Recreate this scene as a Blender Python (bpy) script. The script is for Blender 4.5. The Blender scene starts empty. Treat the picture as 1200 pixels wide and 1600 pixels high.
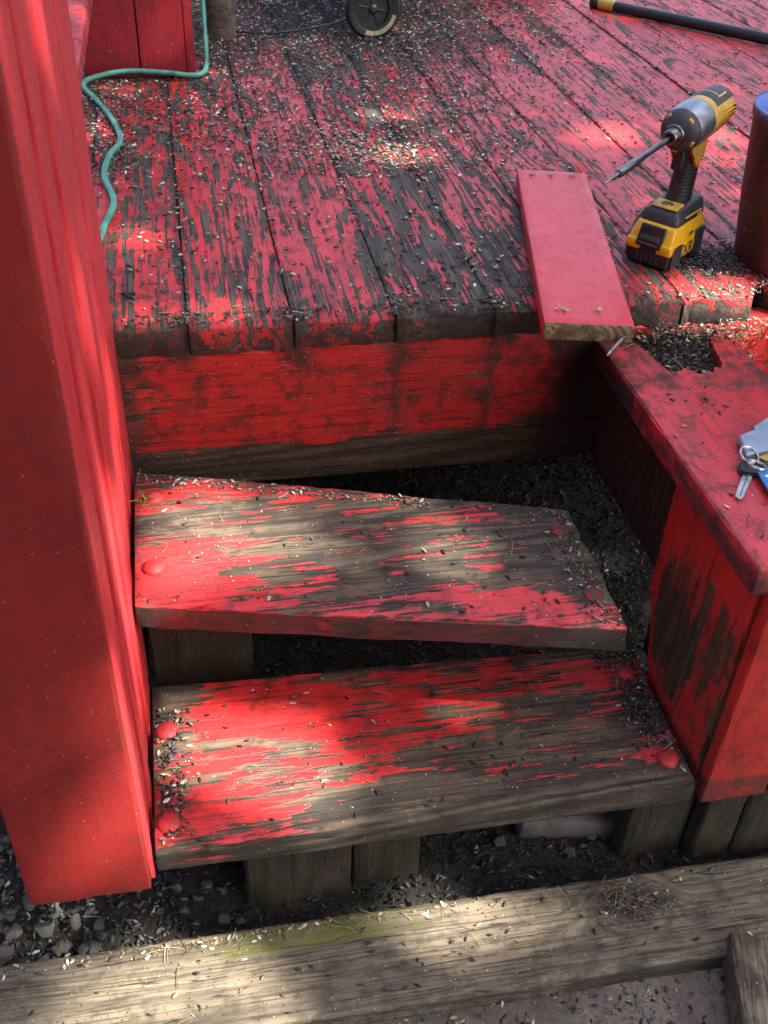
import bpy, bmesh, math, random
import numpy as np
from mathutils import Vector, Matrix, noise

random.seed(7)
rng = np.random.default_rng(11)
scene = bpy.context.scene
COL = scene.collection
R = math.radians

# ------------------------------------------------------------------ camera
cam_d = bpy.data.cameras.new('camera')
cam = bpy.data.objects.new('camera', cam_d)
COL.objects.link(cam)
CR = np.array([[0.98199, -0.08806, 0.16617], [-0.18536, -0.61435, 0.76695], [0.03444, -0.78410, -0.61969]])
u_, _, v_ = np.linalg.svd(CR); CR = u_ @ v_
CAM = np.array([0.0, 0.0, 0.678])
m = Matrix.Identity(4)
for i in range(3):
    m[i][0] = CR[i, 0]; m[i][1] = -CR[i, 1]; m[i][2] = -CR[i, 2]; m[i][3] = CAM[i]
cam.matrix_world = m
cam_d.sensor_fit = 'VERTICAL'
cam_d.sensor_height = 36.0
cam_d.lens = 36.0 * 1618.0 / 1600.0
cam_d.clip_start = 0.02
cam_d.clip_end = 500
cam_d.dof.use_dof = True
cam_d.dof.focus_distance = 1.25
cam_d.dof.aperture_fstop = 22
scene.camera = cam
# ------------------------------------------------------------------ sky, sun, exposure
SUN = Vector((0.52, -0.40, 0.80)).normalized()        # direction towards the sun
world = bpy.data.worlds.new('World'); scene.world = world
world.use_nodes = True
wn = world.node_tree.nodes; wl = world.node_tree.links
bg = wn['Background']
sky = wn.new('ShaderNodeTexSky'); sky.sky_type = 'NISHITA'; sky.sun_disc = False
sky.sun_elevation = math.asin(SUN.z)
sky.sun_rotation = math.atan2(SUN.x, SUN.y)
sky.dust_density = 4.0; sky.ozone_density = .6; sky.air_density = .8
wl.new(sky.outputs[0], bg.inputs[0]); bg.inputs[1].default_value = 0.105
sd = bpy.data.lights.new('sun', 'SUN'); sd.energy = 4.5; sd.angle = R(0.53); sd.color = (1.0, 0.93, 0.82)
sun = bpy.data.objects.new('sun', sd); COL.objects.link(sun)
sun.rotation_euler = SUN.to_track_quat('Z', 'Y').to_euler()
sun.location = (4, -3, 8)
scene.view_settings.view_transform = 'Standard'
scene.view_settings.look = 'None'
scene.view_settings.gamma = 1
scene.view_settings.use_curve_mapping = False
scene.view_settings.exposure = 2.5


scene.cycles.max_bounces = 4
scene.cycles.diffuse_bounces = 2
scene.cycles.glossy_bounces = 2
scene.cycles.transmission_bounces = 2
scene.cycles.caustics_reflective = False
scene.cycles.caustics_refractive = False


# ------------------------------------------------------------------ helpers
def link(o):
    COL.objects.link(o); return o


def tag(o, label=None, cat=None, group=None, kind=None):
    if label: o['label'] = label
    if cat: o['category'] = cat
    if group: o['group'] = group
    if kind: o['kind'] = kind
    return o


def empty(name, loc=(0, 0, 0), rz=0.0):
    o = link(bpy.data.objects.new(name, None))
    o.location = loc; o.rotation_euler = (0, 0, rz); o.empty_display_size = .05
    return o


def obj(name, me, mat=None, parent=None, loc=(0, 0, 0), rot=(0, 0, 0)):
    o = link(bpy.data.objects.new(name, me))
    if mat is not None:
        if isinstance(mat, (list, tuple)):
            for k in mat: me.materials.append(k)
        elif len(me.materials) == 0:
            me.materials.append(mat)
    o.location = loc; o.rotation_euler = rot
    if parent: o.parent = parent
    return o


def finish(bm, name, sharp=35, smooth=True):
    me = bpy.data.meshes.new(name)
    bmesh.ops.recalc_face_normals(bm, faces=bm.faces)
    bm.to_mesh(me); bm.free()
    if smooth:
        me.polygons.foreach_set('use_smooth', [True] * len(me.polygons))
        me.set_sharp_from_angle(angle=R(sharp))
    return me


def rbox(bm, x0, x1, y0, y1, z0, z1, bev=.002, seg=2, mtx=None, taper=None):
    b = bmesh.new()
    bmesh.ops.create_cube(b, size=1)
    for v in b.verts:
        v.co = Vector(((x0 + x1) / 2 + v.co.x * (x1 - x0), (y0 + y1) / 2 + v.co.y * (y1 - y0), (z0 + z1) / 2 + v.co.z * (z1 - z0)))
    if taper:
        for v in b.verts: v.co = Vector(taper(v.co))
    if bev > 0:
        bmesh.ops.bevel(b, geom=b.edges[:], offset=bev, segments=seg, affect='EDGES', profile=.5)
    if mtx is not None: bmesh.ops.transform(b, matrix=mtx, verts=b.verts)
    t = bpy.data.meshes.new('t'); b.to_mesh(t); b.free(); bm.from_mesh(t); bpy.data.meshes.remove(t)


def lathe(bm, prof, n=32, mtx=None, a0=0.0, a1=2 * math.pi, cap=True):
    """revolve (s, r) points about local X"""
    full = abs(a1 - a0 - 2 * math.pi) < 1e-6
    rings = []
    for s, r in prof:
        ring = []
        for k in range(n if full else n + 1):
            a = a0 + (a1 - a0) * k / n
            p = Vector((s, r * math.cos(a), r * math.sin(a)))
            if mtx is not None: p = mtx @ p
            ring.append(bm.verts.new(p))
        rings.append(ring)
    m_ = len(rings[0])
    for i in range(len(rings) - 1):
        for k in range(m_ if full else m_ - 1):
            k2 = (k + 1) % m_
            bm.faces.new((rings[i][k], rings[i][k2], rings[i + 1][k2], rings[i + 1][k]))
    if cap and full:
        for r_ in (rings[0], rings[-1]):
            try: bm.faces.new(r_)
            except Exception: pass


def tube(bm, pts, rad, n=8, closed=False):
    pts = [Vector(p) for p in pts]
    rad = rad if isinstance(rad, (list, tuple)) else [rad] * len(pts)
    rings = []; prev = None
    for i, p in enumerate(pts):
        a = pts[max(0, i - 1)]; b = pts[min(len(pts) - 1, i + 1)]
        if closed: a = pts[(i - 1) % len(pts)]; b = pts[(i + 1) % len(pts)]
        t = (b - a).normalized()
        if prev is None:
            prev = t.orthogonal().normalized()
        nrm = (prev - t * prev.dot(t)).normalized(); prev = nrm
        bi = t.cross(nrm)
        rings.append([bm.verts.new(p + (nrm * math.cos(2 * math.pi * k / n) + bi * math.sin(2 * math.pi * k / n)) * rad[i]) for k in range(n)])
    cnt = len(rings)
    for i in range(cnt if closed else cnt - 1):
        A, B = rings[i], rings[(i + 1) % cnt]
        for k in range(n):
            bm.faces.new((A[k], A[(k + 1) % n], B[(k + 1) % n], B[k]))
    if not closed:
        bm.faces.new(rings[0]); bm.faces.new(rings[-1])


def smooth_path(pts, n=8):
    P = [Vector(p) for p in pts]; out = []
    for i in range(len(P) - 1):
        p0 = P[max(0, i - 1)]; p1 = P[i]; p2 = P[i + 1]; p3 = P[min(len(P) - 1, i + 2)]
        for k in range(n):
            t = k / n
            out.append(.5 * ((2 * p1) + (p2 - p0) * t + (2 * p0 - 5 * p1 + 4 * p2 - p3) * t * t + (3 * p1 - p0 - 3 * p2 + p3) * t ** 3))
    out.append(P[-1]); return out


def gfun(x, c, w): return math.exp(-((x - c) / w) ** 2)


def smooth01(a, lo, hi):
    t = max(0., min(1., (a - lo) / (hi - lo))); return t * t * (3 - 2 * t)


def nz(*a):
    return noise.noise(Vector(a))


def plank(name, L, W, T, mat, parent, loc, rot=(0, 0, 0), nx=40, ny=8, bev=.003, rough=.0008, cup=0.0, rag0=0.0, rag1=0.0,
          wear=None, edge=.0015, outline=None, seed=None, nzs=2, droop=None):
    """a sawn board, its length on local X, width on Y, top face at z = 0; wear(x,y,z)->(bare, dirt, moss)"""
    sd_ = random.uniform(0, 100) if seed is None else seed
    cs = []
    hw = W / 2
    for k in range(ny + 1): cs.append((-hw + bev + (W - 2 * bev) * k / ny, 0.0, 0))
    cs.append((hw - bev * .3, -bev * .3, 1))
    for k in range(nzs + 1): cs.append((hw, -bev - (T - 2 * bev) * k / nzs, 0))
    cs.append((hw - bev * .3, -T + bev * .3, 1))
    for k in range(ny + 1): cs.append((hw - bev - (W - 2 * bev) * k / ny, -T, 0))
    cs.append((-hw + bev * .3, -T + bev * .3, 1))
    for k in range(nzs + 1): cs.append((-hw, -T + bev + (T - 2 * bev) * k / nzs, 0))
    cs.append((-hw + bev * .3, -bev * .3, 1))
    xs = [0.0, bev * .3] + [bev + (L - 2 * bev) * k / nx for k in range(nx + 1)] + [L - bev * .3, L]
    verts = []; att = []
    nst = len(xs); nc = len(cs)
    for i, x in enumerate(xs):
        ins = bev if i in (0, nst - 1) else (bev * .3 if i in (1, nst - 2) else 0)
        for (y, z, corner) in cs:
            yy = max(-hw + ins, min(hw - ins, y)); zz = max(-T + ins, min(-ins, z))
            xx = x
            n1 = nz(x * 9 + sd_, y * 25, z * 25 + sd_)
            n2 = nz(x * 60, y * 60 + sd_, z * 60)
            d = rough * (n1 + .6 * n2)
            if corner: d -= edge * max(0, nz(x * 22 + sd_, y * 3, z * 3 + 7) + .15) * 2
            zz += d * (1 if z > -T / 2 else -1) - cup * (1 - (2 * y / W) ** 2) * (1 if cup < 0 else 1) * 0
            zz += -cup * (2 * y / W) ** 2
            yy += d * .6 * (1 if y > 0 else -1)
            if rag0 and x < L * .5:
                w_ = max(0, 1 - x / .12)
                xx += w_ * rag0 * (nz(y * 30 + sd_, z * 40, 3.3) + .6 * nz(y * 90, z * 90 + sd_, 1.1) + .35)
            if rag1 and x > L * .5:
                w_ = max(0, 1 - (L - x) / .12)
                xx -= w_ * rag1 * (nz(y * 30 + sd_, z * 40, 9.3) + .6 * nz(y * 90, z * 90 + sd_, 5.1) + .35)
            if outline:
                xx, yy = outline(xx, yy, x, y)
            if droop: zz += droop(x, y)
            verts.append((xx, yy, zz))
            att.append(wear(x, y, z) if wear else (0, 0, 0))
    faces = []
    for i in range(nst - 1):
        for k in range(nc):
            k2 = (k + 1) % nc
            faces.append((i * nc + k, (i + 1) * nc + k, (i + 1) * nc + k2, i * nc + k2))
    # end grain caps: quads between the top and the bottom row, one n-gon at each side
    tb_ = ny + 1 + 1 + nzs + 1 + 1          # index of the first bottom point
    for i in (0, nst - 1):
        o_ = i * nc
        for k in range(ny):
            faces.append((o_ + k, o_ + k + 1, o_ + tb_ + ny - k - 1, o_ + tb_ + ny - k))
        faces.append(tuple(o_ + k for k in range(ny, tb_ + 1)))
        faces.append(tuple(o_ + k for k in list(range(tb_ + ny, nc)) + [0]))
    me = bpy.data.meshes.new(name)
    me.from_pydata(verts, [], faces)
    a = me.attributes.new('wd', 'FLOAT_COLOR', 'POINT')
    buf = np.ones((len(verts), 4), dtype=np.float32); buf[:, :3] = np.array(att, dtype=np.float32)
    a.data.foreach_set('color', buf.ravel())
    bm = bmesh.new(); bm.from_mesh(me); bmesh.ops.recalc_face_normals(bm, faces=bm.faces); bm.to_mesh(me); bm.free()
    me.polygons.foreach_set('use_smooth', [True] * len(me.polygons))
    me.set_sharp_from_angle(angle=R(32))
    return obj(name, me, mat, parent, loc, rot)


# ------------------------------------------------------------------ node helper
class NT:
    def __init__(s, name):
        s.m = bpy.data.materials.new(name); s.m.use_nodes = True
        s.t = s.m.node_tree; s.n = s.t.nodes; s.l = s.t.links
        s.b = s.n['Principled BSDF']; s.out = s.n['Material Output']

    def put(s, sock, v):
        if v is None: return
        if hasattr(v, 'is_output'): s.l.new(v, sock)
        elif isinstance(v, (tuple, list)) and sock.type == 'RGBA' and len(v) == 3: sock.default_value = (*v, 1)
        else: sock.default_value = v

    def coord(s, which='Object'):
        return s.n.new('ShaderNodeTexCoord').outputs[which]

    def rnd(s):
        return s.n.new('ShaderNodeObjectInfo').outputs['Random']

    def attr(s, name):
        a = s.n.new('ShaderNodeAttribute'); a.attribute_name = name
        return a

    def sep(s, v):
        x = s.n.new('ShaderNodeSeparateXYZ'); s.put(x.inputs[0], v); return x.outputs

    def vmul(s, v, c):
        x = s.n.new('ShaderNodeVectorMath'); x.operation = 'MULTIPLY'; s.put(x.inputs[0], v); s.put(x.inputs[1], c); return x.outputs[0]

    def vadd(s, v, c):
        x = s.n.new('ShaderNodeVectorMath'); x.operation = 'ADD'; s.put(x.inputs[0], v); s.put(x.inputs[1], c); return x.outputs[0]

    def ma(s, op, a, b=None, c=None, clamp=False):
        x = s.n.new('ShaderNodeMath'); x.operation = op; x.use_clamp = clamp
        s.put(x.inputs[0], a); s.put(x.inputs[1], b)
        if c is not None: s.put(x.inputs[2], c)
        return x.outputs[0]

    def noise(s, v, scale=5., detail=4., rough=.55, dist=0.0, color=False):
        x = s.n.new('ShaderNodeTexNoise'); s.put(x.inputs['Vector'], v)
        x.inputs['Scale'].default_value = scale; x.inputs['Detail'].default_value = detail
        x.inputs['Roughness'].default_value = rough; x.inputs['Distortion'].default_value = dist
        return x.outputs['Color' if color else 'Fac']

    def vor(s, v, scale=5., feat='F1', out='Distance'):
        x = s.n.new('ShaderNodeTexVoronoi'); x.feature = feat; s.put(x.inputs['Vector'], v); x.inputs['Scale'].default_value = scale
        return x.outputs[out]

    def ss(s, v, lo, hi, a=0.0, b=1.0):
        x = s.n.new('ShaderNodeMapRange'); x.interpolation_type = 'SMOOTHSTEP'
        s.put(x.inputs[0], v); s.put(x.inputs[1], lo); s.put(x.inputs[2], hi); x.inputs[3].default_value = a; x.inputs[4].default_value = b
        return x.outputs[0]

    def mix(s, f, a, b, mode='MIX'):
        x = s.n.new('ShaderNodeMix'); x.data_type = 'RGBA'; x.blend_type = mode
        s.put(x.inputs[0], f); s.put(x.inputs[6], a); s.put(x.inputs[7], b); return x.outputs[2]

    def mixf(s, f, a, b):
        x = s.n.new('ShaderNodeMix'); x.data_type = 'FLOAT'
        s.put(x.inputs[0], f); s.put(x.inputs[2], a); s.put(x.inputs[3], b); return x.outputs[0]

    def bump(s, h, strength=.5, dist=.002, nrm=None):
        x = s.n.new('ShaderNodeBump'); x.inputs['Strength'].default_value = strength; x.inputs['Distance'].default_value = dist
        s.put(x.inputs['Height'], h); s.put(x.inputs['Normal'], nrm); return x.outputs[0]


def wood_paint(name, paint=(.52, .030, .036), paint2=(.40, .018, .022), wood=(.13, .105, .085), wood2=(.055, .045, .037), bias=0.0,
               ring=.20, big=.55, streak=.30, soft=.02, dirt=.35, moss_c=(.075, .085, .02), rough=.42, bump=.6, bigs=(3., 15., 15.),
               strs=(7., 120., 120.), spec=.5, film=.0, speck=.0, speck_s=220., lines=.45, grime=(.022, .018, .014), finew=.14, knots=(), mott=.28, stip=0.0, wmott=.45, crack=.85):
    """weathered timber with red paint flaked off along the grain; attribute wd = (bare, dirt, moss)"""
    k = NT(name)
    oc = k.coord()
    rn = k.rnd()
    off = k.n.new('ShaderNodeCombineXYZ')
    k.put(off.inputs[0], k.ma('MULTIPLY', rn, 37.0)); k.put(off.inputs[1], k.ma('MULTIPLY', rn, 91.0)); k.put(off.inputs[2], k.ma('MULTIPLY', rn, 53.0))
    c = k.vadd(oc, off.outputs[0])
    wd = k.sep(k.attr('wd').outputs['Vector'])
    # growth rings: contour lines of a stretched noise
    field = k.noise(k.vmul(c, (1.1, 9., 9.)), 1.0, 1.0, .4)
    for (kx, ky, kr) in knots:
        o3 = k.sep(oc)
        ex = k.ma('POWER', k.ma('ABSOLUTE', k.ma('DIVIDE', k.ma('SUBTRACT', o3[0], kx), kr * 1.7)), 2.0)
        ey = k.ma('POWER', k.ma('ABSOLUTE', k.ma('DIVIDE', k.ma('SUBTRACT', o3[1], ky), kr)), 2.0)
        gk = k.ma('EXPONENT', k.ma('MULTIPLY', k.ma('ADD', ex, ey), -1.0))
        field = k.ma('MULTIPLY_ADD', gk, .55, field)
    rings = k.ma('SINE', k.ma('MULTIPLY', field, 95.0))
    rings01 = k.ma('MULTIPLY_ADD', rings, .5, .5)
    fine = k.noise(k.vmul(c, (9., 260., 260.)), 1.0, 2.0, .6)
    strk = k.noise(k.vmul(c, strs), 1.0, 3.0, .6)
    bign = k.noise(k.vmul(c, bigs), 1.0, 4.0, .66, .3)
    v = k.ma('MULTIPLY', bign, big)
    v = k.ma('MULTIPLY_ADD', strk, streak, v)
    v = k.ma('MULTIPLY_ADD', rings01, ring, v)
    v = k.ma('MULTIPLY_ADD', fine, finew, v)
    v = k.ma('MULTIPLY_ADD', k.noise(k.vmul(c, (28., 90., 90.)), 1.0, 3.0, .65), .32, v)
    cen = (big * .5 + streak * .5 + ring * .5 + finew * .5 + .16)
    v = k.ma('ADD', v, wd[0])
    bare = k.ss(v, cen - bias - soft, cen - bias + soft)
    # wood colour
    wmix = k.ma('ADD', k.ma('MULTIPLY', rings01, .40), k.ma('MULTIPLY', strk, .85))
    wcol = k.mix(k.ss(wmix, .35, .95), wood2, wood)
    wcol = k.mix(k.ss(fine, .50, .66, 0, .7), wcol, tuple(q * .3 for q in wood2))
    # paint colour
    dn = k.noise(c, 34.0, 5.0, .75)
    dn2 = k.noise(c, 5.0, 3.0, .6)
    pcol = k.mix(k.ss(dn2, .35, .7), paint, paint2)
    pcol = k.mix(k.ss(fine, .54, .70, 0, lines), pcol, tuple(q * .35 for q in paint2))
    pcol = k.mix(k.ss(strk, .53, .64, 0, lines * .7), pcol, tuple(q * .22 for q in paint2))
    pcol = k.mix(k.ss(dn, .48, .62, 0, mott), pcol, grime)
    wcol = k.mix(k.ss(dn, .46, .62, 0, wmott), wcol, grime)
    if film:
        pcol = k.mix(k.ss(strk, .42, .68, 0, film), pcol, wood)
    col = k.mix(bare, pcol, wcol)
    if crack:
        ck = k.noise(k.vmul(c, (2.2, 42., 42.)), 1.0, 2.0, .5)
        ck = k.ss(k.ma('ABSOLUTE', k.ma('SUBTRACT', ck, .5)), 0.0, .014, 1.0, 0.0)
        ck = k.ma('MULTIPLY', ck, k.ss(strk, .44, .54))
        ck = k.ma('MULTIPLY', ck, k.ma('MULTIPLY_ADD', bare, .6, .4))
        col = k.mix(k.ma('MULTIPLY', ck, crack), col, (.008, .007, .006))
    # moss and grime
    mo = k.ss(k.ma('ADD', k.ma('MULTIPLY', dn, .6), wd[2]), .50, .80, 0, .8)
    col = k.mix(mo, col, moss_c)
    dv = k.ma('ADD', k.ma('ADD', k.ma('MULTIPLY', dn, .55), k.ma('MULTIPLY', dn2, .35)), wd[1])
    dm = k.ss(dv, .53, .76, 0, 1.0)
    dm = k.ma('MULTIPLY', dm, k.ma('ADD', dirt, wd[1], clamp=True))
    col = k.mix(dm, col, grime)
    if speck:
        vo = k.n.new('ShaderNodeTexVoronoi'); k.put(vo.inputs['Vector'], c); vo.inputs['Scale'].default_value = speck_s
        sel = k.ma('GREATER_THAN', k.sep(vo.outputs['Color'])[0], 1.0 - speck)
        sp = k.ma('MULTIPLY', k.ma('LESS_THAN', vo.outputs['Distance'], .24), sel)
        col = k.mix(sp, col, (.36, .29, .21))
    k.put(k.b.inputs['Base Color'], col)
    rg = k.mixf(bare, k.ma('MULTIPLY_ADD', dn, .3, rough - .12), .82)
    rg = k.mixf(dm, rg, .9)
    k.put(k.b.inputs['Roughness'], rg)
    k.b.inputs['Specular IOR Level'].default_value = spec
    h = k.ma('MULTIPLY', bare, -.55)
    h = k.ma('MULTIPLY_ADD', rings01, .2, h)
    h = k.ma('MULTIPLY_ADD', fine, .6, h)
    if crack: h = k.ma('MULTIPLY_ADD', ck, -1.2, h)
    if stip: h = k.ma('MULTIPLY_ADD', k.noise(c, 240.0, 2.0, .6), stip, h)
    k.put(k.b.inputs['Normal'], k.bump(h, bump, .0016))
    return k.m


def plain(name, col, rough=.5, metal=0.0, var=.25, vs=60., bump=.0, spec=.5, dust=0.0):
    k = NT(name)
    c = k.coord()
    n_ = k.noise(c, vs, 4, .6)
    cc = k.mix(k.ss(n_, .3, .72), tuple(q * (1 + var) for q in col), tuple(q * (1 - var) for q in col))
    if dust:
        cc = k.mix(k.ss(k.noise(c, vs * 1.7, 5, .7), .48, .75, 0, dust), cc, (.26, .22, .17))
    k.put(k.b.inputs['Base Color'], cc)
    k.put(k.b.inputs['Roughness'], k.ma('MULTIPLY_ADD', k.noise(c, vs * 2.3, 4, .6), .3, rough - .15))
    k.b.inputs['Metallic'].default_value = metal
    k.b.inputs['Specular IOR Level'].default_value = spec
    if bump: k.put(k.b.inputs['Normal'], k.bump(k.noise(c, vs * 4, 4, .6), bump, .001))
    return k.m


def vcol_mat(name, rough=.6, spec=.4, stripe=False):
    k = NT(name)
    a = k.attr('pc').outputs['Color']
    n_ = k.noise(k.coord(), 900., 3, .6)
    k.put(k.b.inputs['Base Color'], k.mix(k.ss(n_, .3, .7, 0, .45), a, (.02, .018, .016)))
    k.b.inputs['Roughness'].default_value = rough
    k.b.inputs['Specular IOR Level'].default_value = spec
    return k.m


M = {}
M['deck'] = wood_paint('flaked red deck paint', paint=(.60, .033, .034), paint2=(.47, .022, .025), wood=(.100, .079, .063), wood2=(.032, .026, .022), bias=-.01, ring=.12, big=.46, streak=.30, film=.22, dirt=.5, rough=.43, bigs=(4.0, 17., 17.), strs=(10., 120., 120.), spec=.42, finew=.30, lines=.75, mott=.5)
M['tread'] = wood_paint('worn red step paint', paint=(.58, .036, .037), paint2=(.46, .023, .026), wood=(.120, .088, .056), wood2=(.032, .026, .020), bias=0.0, ring=.08, big=.46, streak=.42, dirt=.5, bigs=(5., 17., 17.), strs=(13., 125., 125.), rough=.34, moss_c=(.065, .062, .018), speck=.02, finew=.30, soft=.016, mott=.5, lines=.6, wmott=.6)
M['fascia'] = wood_paint('stained red fascia paint', paint=(.42, .021, .019), paint2=(.32, .015, .014), wood=(.085, .058, .032), wood2=(.030, .020, .012), bias=-.11, ring=.06, big=.55, streak=.34, dirt=.5, bigs=(3.6, 15., 15.), strs=(10., 120., 120.), rough=.55, speck=.10, speck_s=330., mott=.6, spec=.35, finew=.25, lines=.55)
M['wall'] = wood_paint('smooth red wall paint', paint=(.54, .034, .040), paint2=(.46, .027, .033), bias=-.40, ring=.0, big=.5, streak=.3, dirt=.15, rough=.45, bump=.18, speck=.03, speck_s=420., lines=.12, mott=.15, stip=.6, crack=0)
M['front'] = wood_paint('shaded matt red front paint', paint=(.235, .015, .0135), paint2=(.19, .012, .011), bias=-.42, ring=.0, big=.5, streak=.3, dirt=.2, rough=.55, bump=.28, speck=.012, speck_s=330., spec=.35, lines=.12, mott=.2, stip=1.2, crack=0)  # darker copy of the wall red, the front face's shade put in the colour
M['cap'] = wood_paint('faded red cap paint', paint=(.60, .036, .042), paint2=(.50, .028, .034), bias=-.20, ring=.05, big=.5, streak=.3, dirt=.6, rough=.40, bump=.4, film=.25, wood=(.07, .06, .055), mott=.55, lines=.3, crack=.25)
M['side'] = wood_paint('mildewed red side paint', paint=(.54, .032, .022), paint2=(.42, .022, .017), wood=(.105, .066, .024), wood2=(.05, .033, .012), bias=-.06, ring=.04, big=.75, streak=.2, soft=.06, dirt=.45, bigs=(6., 11., 11.), rough=.55, speck=.04, speck_s=300., finew=.2, moss_c=(.085, .068, .018), lines=.3)
M['loose'] = wood_paint('fresh red plank paint', paint=(.66, .038, .043), paint2=(.60, .032, .037), bias=-.5, ring=.04, big=.4, streak=.2, dirt=.14, rough=.38, bump=.3, lines=.15, mott=.14, speck=.01, speck_s=300., crack=0)
M['raw'] = wood_paint('bare sawn end grain', paint=(.24, .17, .08), paint2=(.15, .11, .05), wood=(.28, .21, .11), wood2=(.11, .08, .04), bias=.2, dirt=.4)
M['timber'] = wood_paint('weathered timber', paint=(.17, .13, .085), paint2=(.11, .088, .062), wood=(.195, .155, .105), wood2=(.085, .070, .050), bias=.1, ring=.22, big=.5, streak=.3, dirt=.35, moss_c=(.13, .135, .025), soft=.07, bump=.6, finew=.3, strs=(11., 110., 110.), bigs=(4., 15., 15.), mott=.4, wmott=.5, lines=.5, speck=.02, knots=((1.135, .022, .030),))
M['block'] = wood_paint('dark support timber', paint=(.042, .033, .018), paint2=(.028, .022, .012), wood=(.048, .037, .020), wood2=(.022, .017, .010), bias=.1, dirt=.55, soft=.2, moss_c=(.04, .048, .012), speck=.03, speck_s=330.)  # much darker brown than the weathered timber
M['darkwood'] = wood_paint('shade darkened brown board', paint=(.034, .021, .011), paint2=(.022, .014, .008), wood=(.032, .021, .010), wood2=(.016, .010, .006), bias=.0, dirt=.5, soft=.2, speck=.05, speck_s=300.)  # dark brown board, lowered further to paint in the shade below the steps
M['post'] = wood_paint('dark red post paint', paint=(.34, .014, .024), paint2=(.27, .010, .018), bias=-.45, ring=.05, big=.5, streak=.25, dirt=.25, rough=.5, speck=.06, speck_s=190., lines=.3, crack=0)  # deeper red than the wall boards
M['log'] = wood_paint('grey turned post', paint=(.14, .095, .07), paint2=(.09, .045, .036), wood=(.18, .14, .105), wood2=(.08, .065, .05), bias=.1, dirt=.4, soft=.1)
M['litter'] = vcol_mat('seed shell and chaff litter', .55, .4)

# ------------------------------------------------------------------ ground
k = NT('shade darkened soil')
c = k.coord()
n1 = k.noise(c, 9., 6, .65); n2 = k.noise(c, 60., 6, .7); n3 = k.vor(c, 160.)
col = k.mix(k.ss(n1, .35, .65), (.008, .007, .006), (.018, .015, .012))  # soil colour lowered to stand for the shade under the steps
col = k.mix(k.ss(n2, .45, .7), col, (.025, .02, .016))
col = k.mix(k.ss(n3, .0, .35, .5, 0), col, (.028, .025, .021))
k.put(k.b.inputs['Base Color'], col); k.b.inputs['Roughness'].default_value = .92
k.put(k.b.inputs['Normal'], k.bump(k.ma('ADD', n2, k.ma('MULTIPLY', n3, .6)), .9, .006))
M['soil'] = k.m
gx = np.concatenate([np.linspace(-120, -1.6, 8), np.linspace(-1.2, 2.4, 60), np.linspace(3, 120, 8)])
gy = np.concatenate([np.linspace(-120, -.9, 8), np.linspace(-.2, 2.2, 40), np.linspace(3, 160, 8)])
gv = []
for y in gy:
    for x in gx:
        h = -.655 + .012 * nz(x * 3, y * 3, 0) + .008 * nz(x * 11, y * 11, 4)
        gv.append((x, y, h))
gf = []
nxg = len(gx)
for j in range(len(gy) - 1):
    for i in range(nxg - 1):
        gf.append((j * nxg + i, j * nxg + i + 1, (j + 1) * nxg + i + 1, (j + 1) * nxg + i))
me = bpy.data.meshes.new('ground'); me.from_pydata(gv, [], gf)
me.polygons.foreach_set('use_smooth', [True] * len(me.polygons))
tag(obj('ground', me, M['soil']), kind='structure')

# concrete pad in front of the timber
k = NT('dusty concrete')
c = k.coord()
n1 = k.noise(c, 7., 6, .65); n2 = k.noise(c, 90., 6, .7)
col = k.mix(k.ss(n1, .35, .65), (.18, .15, .12), (.085, .07, .058))
col = k.mix(k.ss(n2, .5, .72), col, (.06, .05, .04))
col = k.mix(k.ss(k.noise(c, 26., 5, .7), .6, .7, 0, .6), col, (.27, .23, .185))
k.put(k.b.inputs['Base Color'], col); k.b.inputs['Roughness'].default_value = .9
k.put(k.b.inputs['Normal'], k.bump(k.ma('ADD', n1, n2), .6, .004))
M['concrete'] = k.m
bm = bmesh.new()
px_ = np.linspace(-1.2, 1.4, 60); py_ = np.linspace(-.6, .635, 30)
grid = [[bm.verts.new((x, y + .012 * nz(x * 8, 2, y * 3) * (j == 29), -.634 + .004 * nz(x * 9, y * 9, 1))) for x in px_] for j, y in enumerate(py_)]
for j in range(29):
    for i in range(59): bm.faces.new((grid[j][i], grid[j][i + 1], grid[j + 1][i + 1], grid[j + 1][i]))
ge = bmesh.ops.extrude_face_region(bm, geom=bm.faces[:])
for v in [q for q in ge['geom'] if isinstance(q, bmesh.types.BMVert)]: v.co.z -= .06
tag(obj('path', finish(bm, 'path'), M['concrete']), kind='structure')

# ------------------------------------------------------------------ deck
YF = 1.267
deck = tag(empty('wooden_deck', (0, YF, 0)), 'raised deck of red planks flaking to grey wood, strewn with seed shells', 'deck')
XS = [-.006 + .1433 * (i - 5) for i in range(0, 21)]
bw = {-1: .0, 0: -.01, 1: -.03, 2: .025, 3: .01, 4: -.03, 5: -.05, 6: -.06, 7: -.05, 8: -.06, 9: -.05}
def chip_r(xx, yy, x, y):
    if x < .2 and y < -.030: xx += (.045 * smooth01(-y, .040, .062) + .008 * nz(y * 200, 1, 1)) * max(0, 1 - x / .2)
    return xx, yy


def chip_l(xx, yy, x, y):
    if x < .2 and y > .030: xx += (.040 * smooth01(y, .050, .066) + .008 * nz(y * 200, 4, 1)) * max(0, 1 - x / .2)
    if x < .1: xx += .012 * max(0, nz(y * 40, 8, 1)) * max(0, 1 - x / .1)
    return xx, yy


def splint(xx, yy, x, y):
    if x < .1: xx += .005 * abs(nz(y * 120, 5, 1)) * max(0, 1 - x / .1)
    return xx, yy


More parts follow.
